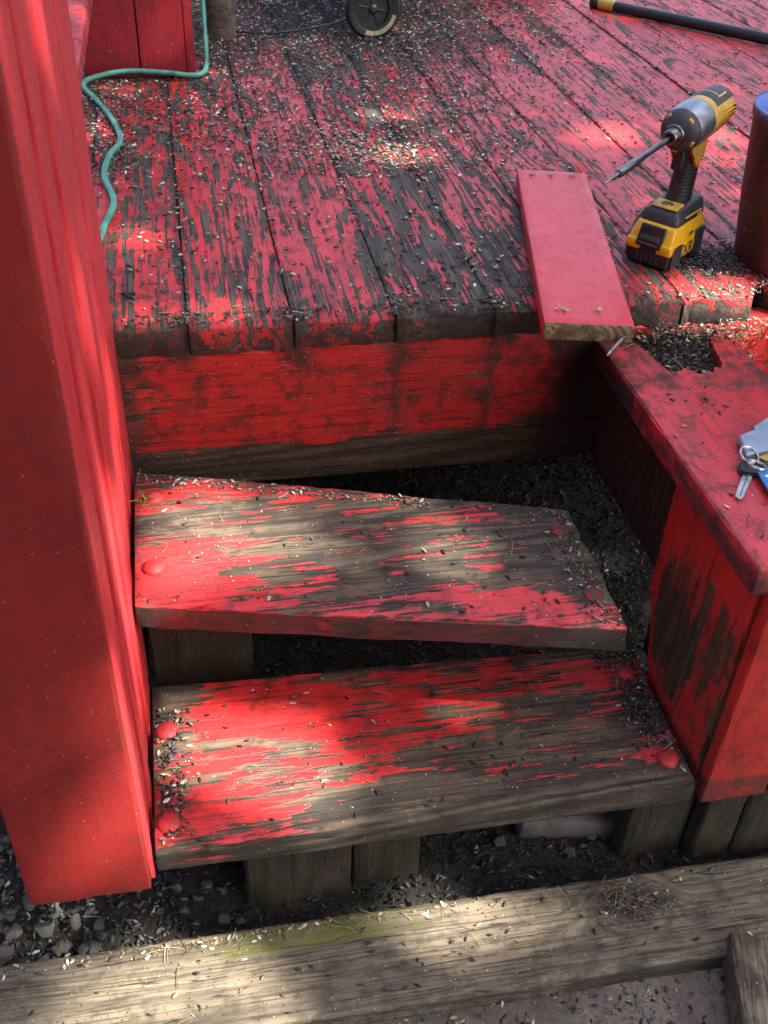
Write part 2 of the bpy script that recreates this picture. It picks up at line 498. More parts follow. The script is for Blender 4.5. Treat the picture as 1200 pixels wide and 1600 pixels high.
rot = {4: splint, 5: lambda a, b, x, y: splint(*chip_r(a, b, x, y), x, y), 6: lambda a, b, x, y: splint(*chip_l(a, b, x, y), x, y)}
for i in range(20):
    x0, x1 = XS[i], XS[i + 1]
    xc = (x0 + x1) / 2
    j = i - 5
    if xc < -.2: fr = YF + .06
    else: fr = YF
    wconst = bw.get(j, -.04)
    L = 3.1

    def wf(x, y, z, xc=xc, wc=wconst):
        X = xc + y; Y = YF + x
        b = wc
        b += .05 * max(0, 1 - x / .06) * (1 if xc > .1 else .2)      # worn nose of the deck
        if .28 < X < .62: b += .05 * math.exp(-((Y - 1.45) / .22) ** 2)
        if X < .75: b += .05 * max(0, min(1, (Y - 2.1) / .5))
        if abs(y) > .062: b += .03
        d = .0
        if X < .9: d += .30 * max(0, min(1, (Y - 2.25) / .5))
        if X < -.04: d += .15
        if abs(y) > .066: d += .15
        if x < .012 and z > -.004: d += .20
        if z < -.004: d += .26; b += .05
        d += .3 * gfun(X, .80, .09) * gfun(Y, 1.39, .06); b += .08 * gfun(X, .80, .09) * gfun(Y, 1.39, .06)
        sm_ = smooth01(X, .58, .64) * (1 - smooth01(Y, 1.30, 1.35)); b += (.01 if z > -.004 else .10) * sm_; d -= (.2 if z > -.004 else .0) * sm_
        return (b, d, 0)
    shrink = random.uniform(.0008, .0022)
    plank('deck_board', L, .1433 - shrink, .039, M['deck'], deck, (xc, fr - YF, random.uniform(-.0015, .0015)), (0, 0, R(90)), nx=90, ny=10,
          bev=.0016, rough=.0010, cup=random.uniform(-.0008, .0008), rag0=.008 if xc > -.2 else 0, wear=wf, edge=.0018, outline=rot.get(j),
          droop=lambda x, y, s_=xc: -(.003 + .010 * max(0, nz((s_ - y) * 14, 2.2, 4) + .25 * nz((s_ - y) * 70, 1, 4))) * max(0, 1 - x / .026) ** 2 if x < .026 else 0, nzs=4)


def wfas(x, y, z):
    X = -.26 + x
    b = -.02
    e_ = -.048 + .022 * nz(X * 5, 2, 2) + .02 * (X - .25)
    b += .34 * smooth01(-(y - e_), -.012, .012) + .05 * smooth01(-(y - e_), -.06, .0)
    d = 0
    for s in (-.006, .14, .284, .4275, .57):
        d += (.26 + .14 * nz(s * 30, y * 12, 3)) * math.exp(-((X - s - .008 * nz(y * 14, s * 9, 1)) / .024) ** 2) * (1 if y > -.05 else .3)
    if X < -.04: d += .35 * min(1, (-.04 - X) / .06); b += .1
    if X > .52 and X < .62: d += .30
    d += .08 * smooth01(y, .085, .1)
    if X > .75: b -= .12; d -= .2
    return (b, d, 0)


fas = plank('fascia_board', 2.6, .228, .038, M['fascia'], deck, (-.26, .006, -.156), (R(90), 0, 0), nx=110, ny=16, bev=.003, wear=wfas, rough=.0008)
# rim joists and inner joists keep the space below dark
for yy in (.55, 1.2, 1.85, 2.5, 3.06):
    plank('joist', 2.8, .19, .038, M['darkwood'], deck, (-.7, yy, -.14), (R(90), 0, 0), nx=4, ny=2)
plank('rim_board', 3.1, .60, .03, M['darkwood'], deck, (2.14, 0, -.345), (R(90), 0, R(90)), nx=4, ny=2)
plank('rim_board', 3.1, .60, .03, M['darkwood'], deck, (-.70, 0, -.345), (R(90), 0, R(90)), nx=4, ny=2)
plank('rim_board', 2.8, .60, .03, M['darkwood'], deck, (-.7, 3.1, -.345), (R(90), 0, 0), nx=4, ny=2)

# ------------------------------------------------------------------ steps
steps = tag(empty('wooden_steps', (.25, 1.0, -.65)), 'two worn red steps of thick planks, the upper one skewed, below the deck', 'steps')


def bolt_mesh():
    bm = bmesh.new()
    prof = [(0.0, .0150), (.0018, .0152), (.0042, .0138), (.0066, .0100), (.0080, .005), (.0083, .0)]
    lathe(bm, prof, 20, Matrix.Rotation(R(-90), 4, 'Y'))
    return finish(bm, 'bolt_head', 60)


BOLT = bolt_mesh()
M['boltp'] = wood_paint('red painted bolt', paint=(.48, .025, .03), paint2=(.36, .015, .02), wood=(.12, .06, .04), bias=-.24, dirt=.35, mott=.3, lines=.2, rough=.6, bigs=(60., 60., 60.), strs=(150., 150., 150.))
BOLT.materials.append(M['boltp'])
BOLT2 = BOLT.copy(); BOLT2.materials.clear()
BOLT2.materials.append(wood_paint('grimy worn bolt', paint=(.24, .03, .03), paint2=(.16, .02, .02), wood=(.07, .055, .045), wood2=(.04, .03, .025), bias=.0, dirt=.7, mott=.7, rough=.6, bigs=(60., 60., 60.), strs=(150., 150., 150.)))




def wmid(x, y, z):
    # x from left end, y + = back
    b = .09
    b -= .11 * smooth01(-y, .05, .085) * (1 - gfun(x, .30, .1) * .6)
    b -= .10 * gfun(x, .05, .12) * (1 - .7 * smooth01(y, -.02, .05))
    b -= .08 * smooth01(y, .06, .1) * gfun(x, .18, .16)
    b -= .14 * gfun(x, .50, .06) * gfun(y, -.09, .05)
    b += .05 * smooth01(x, .45, .56)
    d = .16 * smooth01(x, .42, .56) + .22 * (1 - smooth01(x, .0, .05)) + .2 * smooth01(y, .09, .125)
    if z < -.004: d += .32; b -= .08
    return (b, d, .05)


ang = math.atan2(1.056 - 1.228, .490 + .100)
tr1 = plank('tread', .605, .262, .04, M['tread'], steps, (0, 0, 0), (0, 0, 0), nx=70, ny=20, bev=.004, rough=.001, edge=.003, rag1=.006, wear=wmid)
# plan: back left (-.1,1.232) back right (.49,1.056) front right (.488,.819) front left (-.097,.955)
def shear(me, pts, zt):
    for v in me.vertices:
        s = v.co.x / .605; t = (v.co.y + .131) / .262
        a = Vector(pts[3]) * (1 - s) + Vector(pts[2]) * s
        b_ = Vector(pts[0]) * (1 - s) + Vector(pts[1]) * s
        p = a * (1 - t) + b_ * t
        v.co.x, v.co.y, v.co.z = p.x, p.y, v.co.z + zt
base = Vector((.25, 1.0, -.65))
shear(tr1.data, [(-.0992, 1.232), (.490, 1.058), (.490, .819), (-.0988, .950)], -.20)
tr1.location = -base
for p in [(-.072, 1.162), (-.074, 1.016), (.463, 1.012), (.464, .884)]:
    o = obj('bolt_head', BOLT if p[0] < .2 else BOLT2, None, tr1, (p[0], p[1], -.2002), (0, 0, random.uniform(0, 6)))
    if p[0] > .2: o.scale = (.8, .8, .7)


def wlow(x, y, z):
    b = .07
    b -= .18 * gfun(y, .075, .06) * (gfun(x, .22, .2) + gfun(x, .58, .1) * .8)
    b -= .08 * gfun(x, .08, .14) * gfun(y, -.02, .10)
    b -= .14 * gfun(x, .60, .07) * gfun(y, -.05, .05)
    b -= .08 * gfun(x, .36, .10) * gfun(y, 0, .05)
    b += .06 * smooth01(-y, .07, .11) * min(1, x / .3)
    b -= .10 * (1 - smooth01(x, .10, .20)) * smooth01(-y, .04, .08)
    b += .15 * (1 - smooth01(x, .03, .08)) * smooth01(y, .03, .07)
    b += .07 * smooth01(x, .24, .38) * (1 - smooth01(y, .0, .06))
    d = .2 * (1 - smooth01(x, .0, .07)) + .25 * smooth01(x, .50, .60) + .15 * smooth01(y, .09, .125)
    if z < -.004: d += .1; b += .15
    return (b, d, .06 * (1 - smooth01(x, .25, .4)))


tr2 = plank('tread', .605, .262, .04, M['tread'], steps, (0, 0, 0), (0, 0, 0), nx=80, ny=20, bev=.004, rough=.001, edge=.003, wear=wlow)
shear(tr2.data, [(-.0992, 1.012), (.596, .985), (.588, .735), (-.0988, .743)], -.41)
tr2.location = -base
for p in [(-.080, .927), (-.080, .783), (.566, .930), (.566, .777)]:
    obj('bolt_head', BOLT, None, tr2, (p[0], p[1], -.4102), (0, 0, random.uniform(0, 6)))
# supporting timbers below the lower tread
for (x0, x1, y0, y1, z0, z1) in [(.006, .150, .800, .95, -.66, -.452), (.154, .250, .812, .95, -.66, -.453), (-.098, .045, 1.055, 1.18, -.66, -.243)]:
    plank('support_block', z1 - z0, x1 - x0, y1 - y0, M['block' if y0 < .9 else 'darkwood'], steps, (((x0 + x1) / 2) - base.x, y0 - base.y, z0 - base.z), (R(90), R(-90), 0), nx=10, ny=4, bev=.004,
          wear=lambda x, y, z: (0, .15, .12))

# ------------------------------------------------------------------ boxed side on the right with its cap
side = tag(empty('step_side_box', (.68, 1.0, -.65)), 'low red boarded box beside the steps with a rotten-ended cap board', 'step side')
sb = Vector((.68, 1.0, -.65))


def capout(xx, yy, x, y):
    # local x from the front (towards the deck), y + = left in world
    if x > .40:
        w_ = (x - .40) / .11
        hole = .098 * (smooth01(y, -.072, -.05) - smooth01(y, .036, .052))
        if hole > 0: hole += .034 * nz(y * 60, 0, 2) + .022 * nz(y * 170, 3, 2)
        xx -= w_ * max(0, hole)
        if y < -.09: xx -= w_ * .02
    return xx, yy


def wcap(x, y, z):
    d = .08
    if x > .36: d += .12
    if z < -.004: d += .16
    if abs(y) > .09: d += .05
    return (.0 if z > -.004 else .05, d, 0)


plank('cap_board', .512, .205, .038, M['cap'], side, (.681 - sb.x, .742 - sb.y, -.05 - sb.z), (0, 0, R(90)), nx=60, ny=26, bev=.003, edge=.001, rag0=.002, outline=capout, wear=wcap)


def wsb1(x, y, z):
    # x up from the bottom
    b = .02; d = .05
    b += .16 * gfun(x, .14, .09)
    if x < .03: b -= .3
    b -= .15 * max(0, (x - .24) / .1)
    if y > .04: b -= .1
    return (b, d + .1 * max(0, 1 - x / .2), .20)


def wsb2(x, y, z):
    b = .04 + .12 * gfun(x, .18, .12) * (1 if y > -.02 else .4) - .12 * (1 if abs(y - .015) < .014 else 0)
    if x > .28: b -= .12
    return (b, .05, .17)


def notch(xx, yy, x, y):
    # rotted lower far corner of the first board
    lift = (.135 * smooth01(y, -.002, .060) + .012 * nz(y * 130, 1, 1)) if y > -.005 else 0
    return xx + max(0, lift) * max(0, 1 - x / .26), yy


H1 = .345
plank('side_board', H1, .126, .020, M['side'], side, (.600 - sb.x, .921 - sb.y, -.432 - sb.z), (R(-90), R(-90), R(0)), nx=40, ny=18, bev=.0015, wear=wsb1, outline=notch)
plank('side_board', H1 + .008, .096, .020, M['side'], side, (.599 - sb.x, .8075 - sb.y, -.438 - sb.z), (R(-90), R(-90), 0), nx=40, ny=12, bev=.0015, wear=wsb2)
for o in [c_ for c_ in side.children if c_.name.startswith('side_board')]:
    # stand on end: local X -> world Z, local Z (face) -> world -X, local Y -> world Y
    o.rotation_euler = Matrix(((0, 0, -1), (0, 1, 0), (1, 0, 0))).to_euler()
# front panel facing the camera
fmat = Matrix(((0, -1, 0), (0, 0, -1), (1, 0, 0)))


def wfront(x, y, z):
    return (-.16 + .08 * gfun(x, .05, .05), .08 + (.2 if x < .04 else 0), .0)


for x0, x1, zb in ((.604, .697, -.458), (.699, .79, -.455)):
    o = plank('front_board', -.089 - zb, x1 - x0, .02, M['side'], side, ((x0 + x1) / 2 - sb.x, .7365 - sb.y, zb - sb.z), nx=30, ny=10, bev=.0015, wear=wfront)
    o.rotation_euler = fmat.to_euler()
smat = Matrix(((0, 0, -1), (0, 1, 0), (1, 0, 0)))
o = plank('stringer_board', .19, .275, .038, M['darkwood'], side, (.612 - sb.x, 1.125 - sb.y, -.279 - sb.z), nx=10, ny=10, bev=.003, wear=lambda x, y, z: (0, .1, .1))
o.rotation_euler = smat.to_euler()
o = plank('stringer_board', .345, .235, .03, M['darkwood'], side, (.622 - sb.x, .88 - sb.y, -.435 - sb.z), nx=10, ny=6, bev=.002)
o.rotation_euler = smat.to_euler()
o = plank('outer_board', .345, .51, .02, M['side'], side, (.775 - sb.x, 1.005 - sb.y, -.435 - sb.z), nx=14, ny=10, bev=.002)
o.rotation_euler = Matrix(((0, 0, 1), (0, -1, 0), (1, 0, 0))).to_euler()
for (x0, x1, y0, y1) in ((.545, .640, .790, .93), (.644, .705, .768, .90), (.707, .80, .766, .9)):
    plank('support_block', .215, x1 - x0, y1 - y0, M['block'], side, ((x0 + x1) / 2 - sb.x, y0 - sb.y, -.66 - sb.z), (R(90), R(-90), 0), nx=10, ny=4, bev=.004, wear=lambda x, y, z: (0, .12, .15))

# ------------------------------------------------------------------ boarded wall end on the left
wall = tag(empty('railing_wall', (-.165, .99, -.41)), 'tall red boarded railing end standing left of the steps', 'railing')
wb = Vector((-.165, .99, -.41))
TOP = .95
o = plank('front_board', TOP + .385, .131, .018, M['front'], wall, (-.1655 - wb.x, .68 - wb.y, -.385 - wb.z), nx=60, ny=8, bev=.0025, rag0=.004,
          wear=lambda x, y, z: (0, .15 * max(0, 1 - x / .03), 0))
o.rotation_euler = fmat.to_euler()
rmat = Matrix(((0, 0, 1), (0, -1, 0), (1, 0, 0)))     # face towards +X
sides = [(.7005, .7195, .004), (.7205, .7415, -.001), (.7425, .757, .001), (.7575, .8115, -.0015), (.813, .849, .002), (.851, .931, -.003), (.933, 1.012, .0015), (1.014, 1.14, -.002), (1.1425, 1.300, -.0005)]
for y0, y1, dx in sides:
    y0 += .0006; y1 -= .0006
    zb = -.392 if y1 < .745 else (-.46 if y1 < 1.02 else -.44)
    if y1 > 1.2: zb = -.30
    dx -= .0035
    o = plank('side_board', TOP - zb - .002, y1 - y0, .02, M['wall'], wall, (-.100 + dx * 1.0 - wb.x, (y0 + y1) / 2 - wb.y, zb - wb.z), nx=50, ny=4, bev=.0012, rough=.0002, edge=.0006,
              wear=lambda x, y, z: (0, .2 * max(0, 1 - x / .05), 0))
    o.rotation_euler = rmat.to_euler()
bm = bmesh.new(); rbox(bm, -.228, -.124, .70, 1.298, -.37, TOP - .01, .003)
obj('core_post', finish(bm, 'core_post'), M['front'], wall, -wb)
bm = bmesh.new(); rbox(bm, -.25, -.085, .655, 1.33, TOP, TOP + .035, .004)
obj('top_cap', finish(bm, 'top_cap'), M['wall'], wall, -wb)

# ------------------------------------------------------------------ red boxed post at the back, rail, log leg
post = tag(empty('boxed_post', (-.05, 2.5, 0)), 'dark red boxed post of vertical boards standing on the deck behind the cord', 'post')
pb = Vector((-.05, 2.5, 0))
for x0, x1 in ((-.178, -.061), (-.0585, .038), (.0395, .058)):
    o = plank('front_board', .95, x1 - x0, .02, M['post'], post, ((x0 + x1) / 2 - pb.x, 2.412 - pb.y, .004), nx=24, ny=5, bev=.0015)
    o.rotation_euler = fmat.to_euler()
for y0, y1 in ((2.434, 2.54), (2.543, 2.64)):
    o = plank('side_board', .95, y1 - y0, .02, M['post'], post, (.056 - pb.x, (y0 + y1) / 2 - pb.y, .004), nx=16, ny=4, bev=.0015)
    o.rotation_euler = rmat.to_euler()
bm = bmesh.new(); rbox(bm, -.176, .035, 2.434, 2.64, .002, .94, .003)
obj('core_post', finish(bm, 'core_post'), M['post'], post, -pb)

rail = plank('bottom_rail', 1.11, .085, .036, M['cap'], None, (-.163, 1.302, .27), (0, 0, R(90)), nx=40, ny=6, bev=.004, edge=.004, wear=lambda x, y, z: (.06 if z < -.003 else .0, .2, 0))
tag(rail, 'weathered pinkish red rail running back between the boarded wall and the dark red post', 'rail')

log = tag(empty('turned_leg', (.135, 2.76, 0)), 'ringed weathered wooden leg standing beside the dark red boxed post', 'furniture leg')
bm = bmesh.new()
prof = []
for i in range(60):
    z = i / 59 * .6
    r = .036 + .004 * math.sin(z * 9) + (.0022 * math.sin(z * 330) if z < .09 else 0) + .003 * max(0, 1 - z / .02)
    prof.append((z, r))
lathe(bm, prof, 28, Matrix.Rotation(R(-90), 4, 'Y'))
for v in bm.verts: v.co += Vector((nz(v.co.x * 40, v.co.y * 40, v.co.z * 12), nz(v.co.y * 40, v.co.z * 12, 5), 0)) * .002
obj('leg_shaft', finish(bm, 'leg_shaft', 60), M['log'], log)
bm = bmesh.new(); rbox(bm, -.05, .05, -.05, .05, .6, .64, .006)
obj('leg_block', finish(bm, 'leg_block'), M['log'], log)

# ------------------------------------------------------------------ green cord
bm = bmesh.new()
pts = [(-.112, 1.30, .010), (-.128, 1.50, .010), (-.119, 1.60, .008), (-.108, 1.70, .008), (-.126, 1.82, .008), (-.118, 1.92, .008), (-.100, 2.00, .008), (-.118, 2.12, .009), (-.150, 2.24, .009),
       (-.174, 2.31, .010), (-.178, 2.345, .014), (-.150, 2.375, .018), (-.09, 2.395, .022), (-.01, 2.398, .017), (.045, 2.398, .010), (.072, 2.42, .008), (.084, 2.48, .012),
       (.088, 2.56, .06), (.092, 2.66, .14), (.097, 2.80, .24), (.10, 2.86, .45)]
pts = [(-.122, 1.595, .008) if i == 2 else p for i, p in enumerate(pts)]
tube(bm, smooth_path(pts, 7), .0055, 10)
M['cord'] = plain('teal green rubber', (.055, .26, .20), .45, var=.35, vs=25, dust=.55)
tag(obj('green_cord', finish(bm, 'green_cord', 80), M['cord']), 'teal green cord winding along the wall and round the dark red post', 'cord')

# ------------------------------------------------------------------ wheeled cart at the top edge
cart = tag(empty('wheeled_cart', (.505, 2.72, 0)), 'black spoked wheel and frame of a cart parked on the deck', 'cart')
M['rubber'] = plain('dusty black rubber', (.012, .012, .013), .7, var=.3, dust=.12, bump=.2)
M['blackp'] = plain('black plastic', (.014, .014, .016), .45, var=.2, dust=.12)
M['decal'] = plain('worn pale sticker', (.34, .31, .19), .7, var=.35, vs=150)
wz = .0705
AX = Matrix.Translation((0, 0, wz)) @ Matrix.Rotation(R(90 + 6), 4, 'Z')
wh = obj('wheel', (lambda b: (lathe(b, [(-.014, .046), (-.017, .055), (-.016, .064), (-.008, .0695), (.008, .0695), (.016, .064), (.017, .055), (.014, .046)], 44, AX, cap=False), lathe(b, [(-.014, .046), (.014, .046)], 44, AX, cap=False), finish(b, 'wheel'))[-1])(bmesh.new()), M['rubber'], cart)
b = bmesh.new(); lathe(b, [(-.006, .0463), (-.006, .0), ], 40, AX, cap=False); lathe(b, [(-.013, .0463), (-.015, .0455), (-.015, .041), (-.007, .040)], 40, AX, cap=False)
obj('rim', finish(b, 'rim'), M['blackp'], wh)
for kx in range(6):
    b = bmesh.new(); rbox(b, -.0025 - .006, .0005 - .006, .010, .042, -.0022, .0022, .0008, 1, AX @ Matrix.Rotation(R(60 * kx + 12), 4, 'X'))
    obj('spoke', finish(b, 'spoke'), M['blackp'], wh)
b = bmesh.new(); lathe(b, [(-.016, .0), (-.016, .006), (-.012, .011), (-.004, .012)], 24, AX, cap=False)
obj('hub', finish(b, 'hub'), M['blackp'], wh)
b = bmesh.new(); lathe(b, [(-.0172, .0492), (-.0176, .0545), (-.0171, .0595)], 26, AX, a0=R(195), a1=R(292), cap=False)
obj('sticker', finish(b, 'sticker'), M['decal'], wh)
b = bmesh.new(); tube(b, [(.006, 0, wz), (0.06, .45, wz)], .006, 8); obj('axle', finish(b, 'axle'), M['blackp'], cart)
b = bmesh.new(); rbox(b, -.01, .17, .05, .47, .115, .60, .02, 3); obj('cart_body', finish(b, 'cart_body'), M['blackp'], cart)
b = bmesh.new(); tube(b, [(.04, .05, .075), (.07, .05, .13)], .012, 8); obj('frame_strut', finish(b, 'frame_strut'), M['blackp'], cart)
b = bmesh.new(); tube(b, smooth_path([(-.01, .03, .062), (-.10, .02, .03), (-.26, .03, .008), (-.40, .10, .006)], 6), .003, 6); obj('cable', finish(b, 'cable'), M['blackp'], cart)

beam = plank('edging_timber', 1.1, .09, .09, M['timber'], None, (.06, 3.235, .09), (0, 0, R(1.5)), nx=20, ny=4, bev=.006)
tag(beam, 'pale weathered timber lying across the deck at the top edge', 'timber')

# ------------------------------------------------------------------ black pole
pole = tag(empty('broom_pole', (1.2, 3.0, .016)), 'black pole with a yellow band lying on the planks at the top right', 'pole')
PA = Vector((1.19, 3.02, .016)); PD = (Vector((1.517, 2.603, .016)) - Vector((1.208, 2.993, .016))).normalized()
def ptube(name, a, b_, r, mat):
    bm = bmesh.new(); o = Vector((1.2, 3.0, .016))
    p0 = PA + PD * a - o; p1 = PA + PD * b_ - o; e = min(.004, (b_ - a) * .2)
    tube(bm, [p0, p0 + PD * e * .3, p0 + PD * e, p1 - PD * e, p1 - PD * e * .3, p1], [r * .7, r * .93, r, r, r * .93, r * .7], 16)
    return obj(name, finish(bm, name, 50), mat, pole)
M['poleb'] = plain('satin black tube', (.012, .012, .013), .38, var=.2, dust=.1)
M['poley'] = plain('mustard yellow band', (.46, .29, .05), .5, var=.25)
ptube('end_cap', .0, .026, .0165, M['poleb'])
ptube('yellow_band', .0255, .076, .0155, M['poley'])
ptube('tube', .0755, 1.25, .0145, M['poleb'])

# ------------------------------------------------------------------ bucket
bk = tag(empty('paint_bucket', (.946, 1.375, 0)), 'dark red stained bucket with a blue lid at the right edge of the deck', 'bucket')
k = NT('stained dark red bucket')
c = k.coord()
n1 = k.noise(k.vmul(c, (20, 20, 5)), 1, 5, .65)
zz = k.sep(c)[2]
col = k.mix(k.ss(n1, .38, .62), (.10, .014, .011), (.032, .013, .010))
col = k.mix(k.ss(k.noise(c, 120., 4, .7), .58, .7, 0, .6), col, (.018, .014, .012))
ve = k.vor(c, 240.); sel = k.ma('GREATER_THAN', k.sep(k.vor(c, 240., out='Color'))[0], .93)
col = k.mix(k.ma('MULTIPLY', k.ma('LESS_THAN', ve, .25), sel), col, (.45, .36, .25))
k.put(k.b.inputs['Base Color'], col); k.b.inputs['Roughness'].default_value = .5
M['bucket'] = k.m
UPX = Matrix.Rotation(R(-90), 4, 'Y')
b = bmesh.new(); lathe(b, [(0.001, .0), (.001, .094), (.004, .098), (.10, .110), (.205, .119), (.215, .120)], 56, UPX, cap=False)
obj('bucket_body', finish(b, 'bucket_body'), M['bucket'], bk)
b = bmesh.new(); lathe(b, [(.214, .1203), (.215, .1222), (.226, .1232), (.2295, .122), (.2300, .1205), (.228, .1195)], 56, UPX, cap=False)
obj('rim', finish(b, 'rim', 60), plain('dark rim', (.04, .04, .07), .4, var=.4, dust=.4), bk)
b = bmesh.new(); lathe(b, [(.229, .120), (.2285, .10), (.230, .098), (.230, .0)], 56, UPX, cap=False)
obj('lid', finish(b, 'lid', 60), plain('cobalt blue plastic', (.015, .03, .36), .35, var=.4, vs=40, dust=.1), bk)

# ------------------------------------------------------------------ loose plank
lp = tag(empty('loose_plank', (.58, 1.44, .0)), 'clean bright red loose plank lying over the deck edge with screw holes', 'plank')
LL = .566
lang = math.atan2(1.717 - 1.160, .645 - .519)
o = plank('plank_body', LL, .121, .026, M['loose'], lp, (.5195 - .58, 1.158 - 1.44, .0305), (0, 0, lang), nx=40, ny=8, bev=.0022, rough=.0003, edge=.0008)
body = o
# sawn ends: bare wood faces
me = o.data; me.materials.append(M['raw'])
for p in me.polygons:
    cx = p.center.x
    if cx < .0012 and abs(p.normal.x) > .8: p.material_index = 1
M['steel'] = plain('zinc steel', (.42, .41, .39), .38, 1.0, var=.25)
M['chip'] = plain('splintered wood', (.45, .29, .17), .8, var=.4, vs=300)
def hole(px, py):
    b = bmesh.new()
    for q in range(7):
        a = random.uniform(0, 6.28); r_ = random.uniform(.003, .0075)
        v = [b.verts.new((px + r_ * math.cos(a + e) * s, py + r_ * math.sin(a + e) * s, .0008 + h)) for e, s, h in ((0, .3, .0), (.5, 1, .0018), (-.6, .9, .0005), (0.1, 1.3, .003))]
        b.faces.new((v[0], v[1], v[3], v[2]))
    return obj('screw_hole', finish(b, 'screw_hole', smooth=False), M['chip'], lp, body.location, body.rotation_euler)
for px, py in ((.032, .028), (.038, -.018), (.036, .036)): hole(px, py)
for px, py in ((LL - .022, .036), (LL - .024, .002), (LL - .022, -.032)): hole(px, py)
b = bmesh.new()
tube(b, [(0, 0, 0), (-.042, 0, -.008), (-.050, 0, -.0096)], [.0024, .0022, .0004], 8)
for q in range(13): lathe(b, [(-.004 - q * .003, .0022), (-.005 - q * .003, .0033), (-.006 - q * .003, .0022)], 10, Matrix.Rotation(R(-11), 4, 'Y'), cap=False)
obj('screw', finish(b, 'screw'), M['steel'], lp, (body.location.x + .051, body.location.y - .004 - .002, .014), (0, 0, lang - R(35)))
b = bmesh.new()
rbox(b, -.006, .006, -.016, .012, -.003, -.0005, .0004, 1)
obj('paint_flap', finish(b, 'paint_flap'), M['loose'], lp, (.701 - .58, 1.716 - 1.44, .034), (R(25), R(-20), .3))

# ------------------------------------------------------------------ impact driver
drv = tag(empty('impact_driver', (.737, 1.418, .001), R(-140)), 'yellow and black cordless impact driver standing on its battery on the deck', 'power tool')
M['yel'] = plain('yellow tool plastic', (.78, .43, .010), .42, var=.12, vs=90, dust=.10)
M['yel2'] = plain('scuffed yellow housing', (.60, .35, .05), .5, var=.2, vs=70, dust=.2)
M['blk'] = plain('black rubber grip', (.016, .016, .018), .55, var=.25, dust=.10)
M['gry'] = plain('dark grey tool plastic', (.028, .030, .035), .48, var=.25, dust=.16)
M['alu'] = plain('grey cast alloy', (.30, .31, .34), .36, .85, var=.2, vs=45)
M['bit'] = plain('dark steel bit', (.16, .165, .175), .34, 1.0, var=.25)
bat = None
# battery: black tray
b = bmesh.new()
rbox(b, -.055, .060, -.0365, .0365, .0, .034, .006, 3, taper=lambda c: (c.x * (1 if c.z > .02 else .965), c.y * (1 if c.z > .02 else .94), c.z))
bat = obj('battery', finish(b, 'battery', 40), M['blk'], drv)
b = bmesh.new()
def tp(c):
    if c.z > .05: return (c.x - (.016 if c.x > 0 else -.002), c.y * .86, c.z)
    return (c.x, c.y, c.z)
rbox(b, -.056, .0615, -.038, .038, .030, .064, .005, 3, taper=tp)
obj('battery_shell', finish(b, 'battery_shell', 40), M['yel'], bat)
# yellow lobes reaching down at the front corners
for s in (-1, 1):
    b = bmesh.new(); rbox(b, .045, .0622, s * .0255 - .0125, s * .0255 + .0125, .024, .040, .004, 2)
    obj('corner_lobe', finish(b, 'corner_lobe', 40), M['yel'], bat)
tilt = Matrix.Translation((.0565, 0, .0475)) @ Matrix.Rotation(R(-25), 4, 'Y')
b = bmesh.new(); rbox(b, -.004, .0022, -.021, .021, -.0165, .0165, .0028, 3, tilt)
btn = obj('release_button', finish(b, 'release_button', 40), plain('gloss black plastic', (.012, .012, .013), .22, var=.15), bat)
b = bmesh.new(); rbox(b, .001, .0052, -.0165, .0165, -.0085, .0005, .0022, 2, tilt); rbox(b, .001, .0036, -.0165, .0165, -.0145, -.0105, .001, 2, tilt)
obj('button_ridge', finish(b, 'button_ridge', 40), M['gry'], btn)
for q in range(5):
    b = bmesh.new(); rbox(b, .0570, .0602, -.016 + q * .008 - .0022, -.016 + q * .008 + .0022, .006, .021, .0012, 2)
    obj('front_rib', finish(b, 'front_rib', 40), M['gry'], bat)
# side panels
for s in (-1, 1):
    for (x0, x1, z0, z1) in ((-.050, -.020, .008, .046), (.020, .053, .004, .036)):
        b = bmesh.new(); rbox(b, x0, x1, s * .0372 - .0022, s * .0372 + .0022, z0, z1, .004, 3)
        obj('side_panel', finish(b, 'side_panel', 40), M['gry'], bat)
    b = bmesh.new(); rbox(b, -.019, .024, s * .0370 - .0016, s * .0370 + .0016, .014, .034, .003, 2)
    obj('side_badge', finish(b, 'side_badge', 40), M['yel'], bat)


def text_mesh(s, size, name):
    cu = bpy.data.curves.new(name, 'FONT'); cu.body = s; cu.size = size; cu.align_x = 'CENTER'; cu.align_y = 'CENTER'; cu.extrude = .0002
    to = bpy.data.objects.new(name, cu); COL.objects.link(to)
    bpy.context.view_layer.update()
    me = bpy.data.meshes.new_from_object(to.evaluated_get(bpy.context.evaluated_depsgraph_get()))
    me.name = name; bpy.data.objects.remove(to); me.materials.clear(); return me


XR = text_mesh('XR', .026, 'badge_lettering')
o = obj('badge_lettering', XR, M['blk'], bat, (.002, .0391, .0235), (R(90), 0, R(180)))
XR2 = text_mesh('20V', .009, 'voltage_lettering')
obj('voltage_lettering', XR2, M['blk'], bat, (-.004, .0372, .046), (R(83), 0, R(180)))
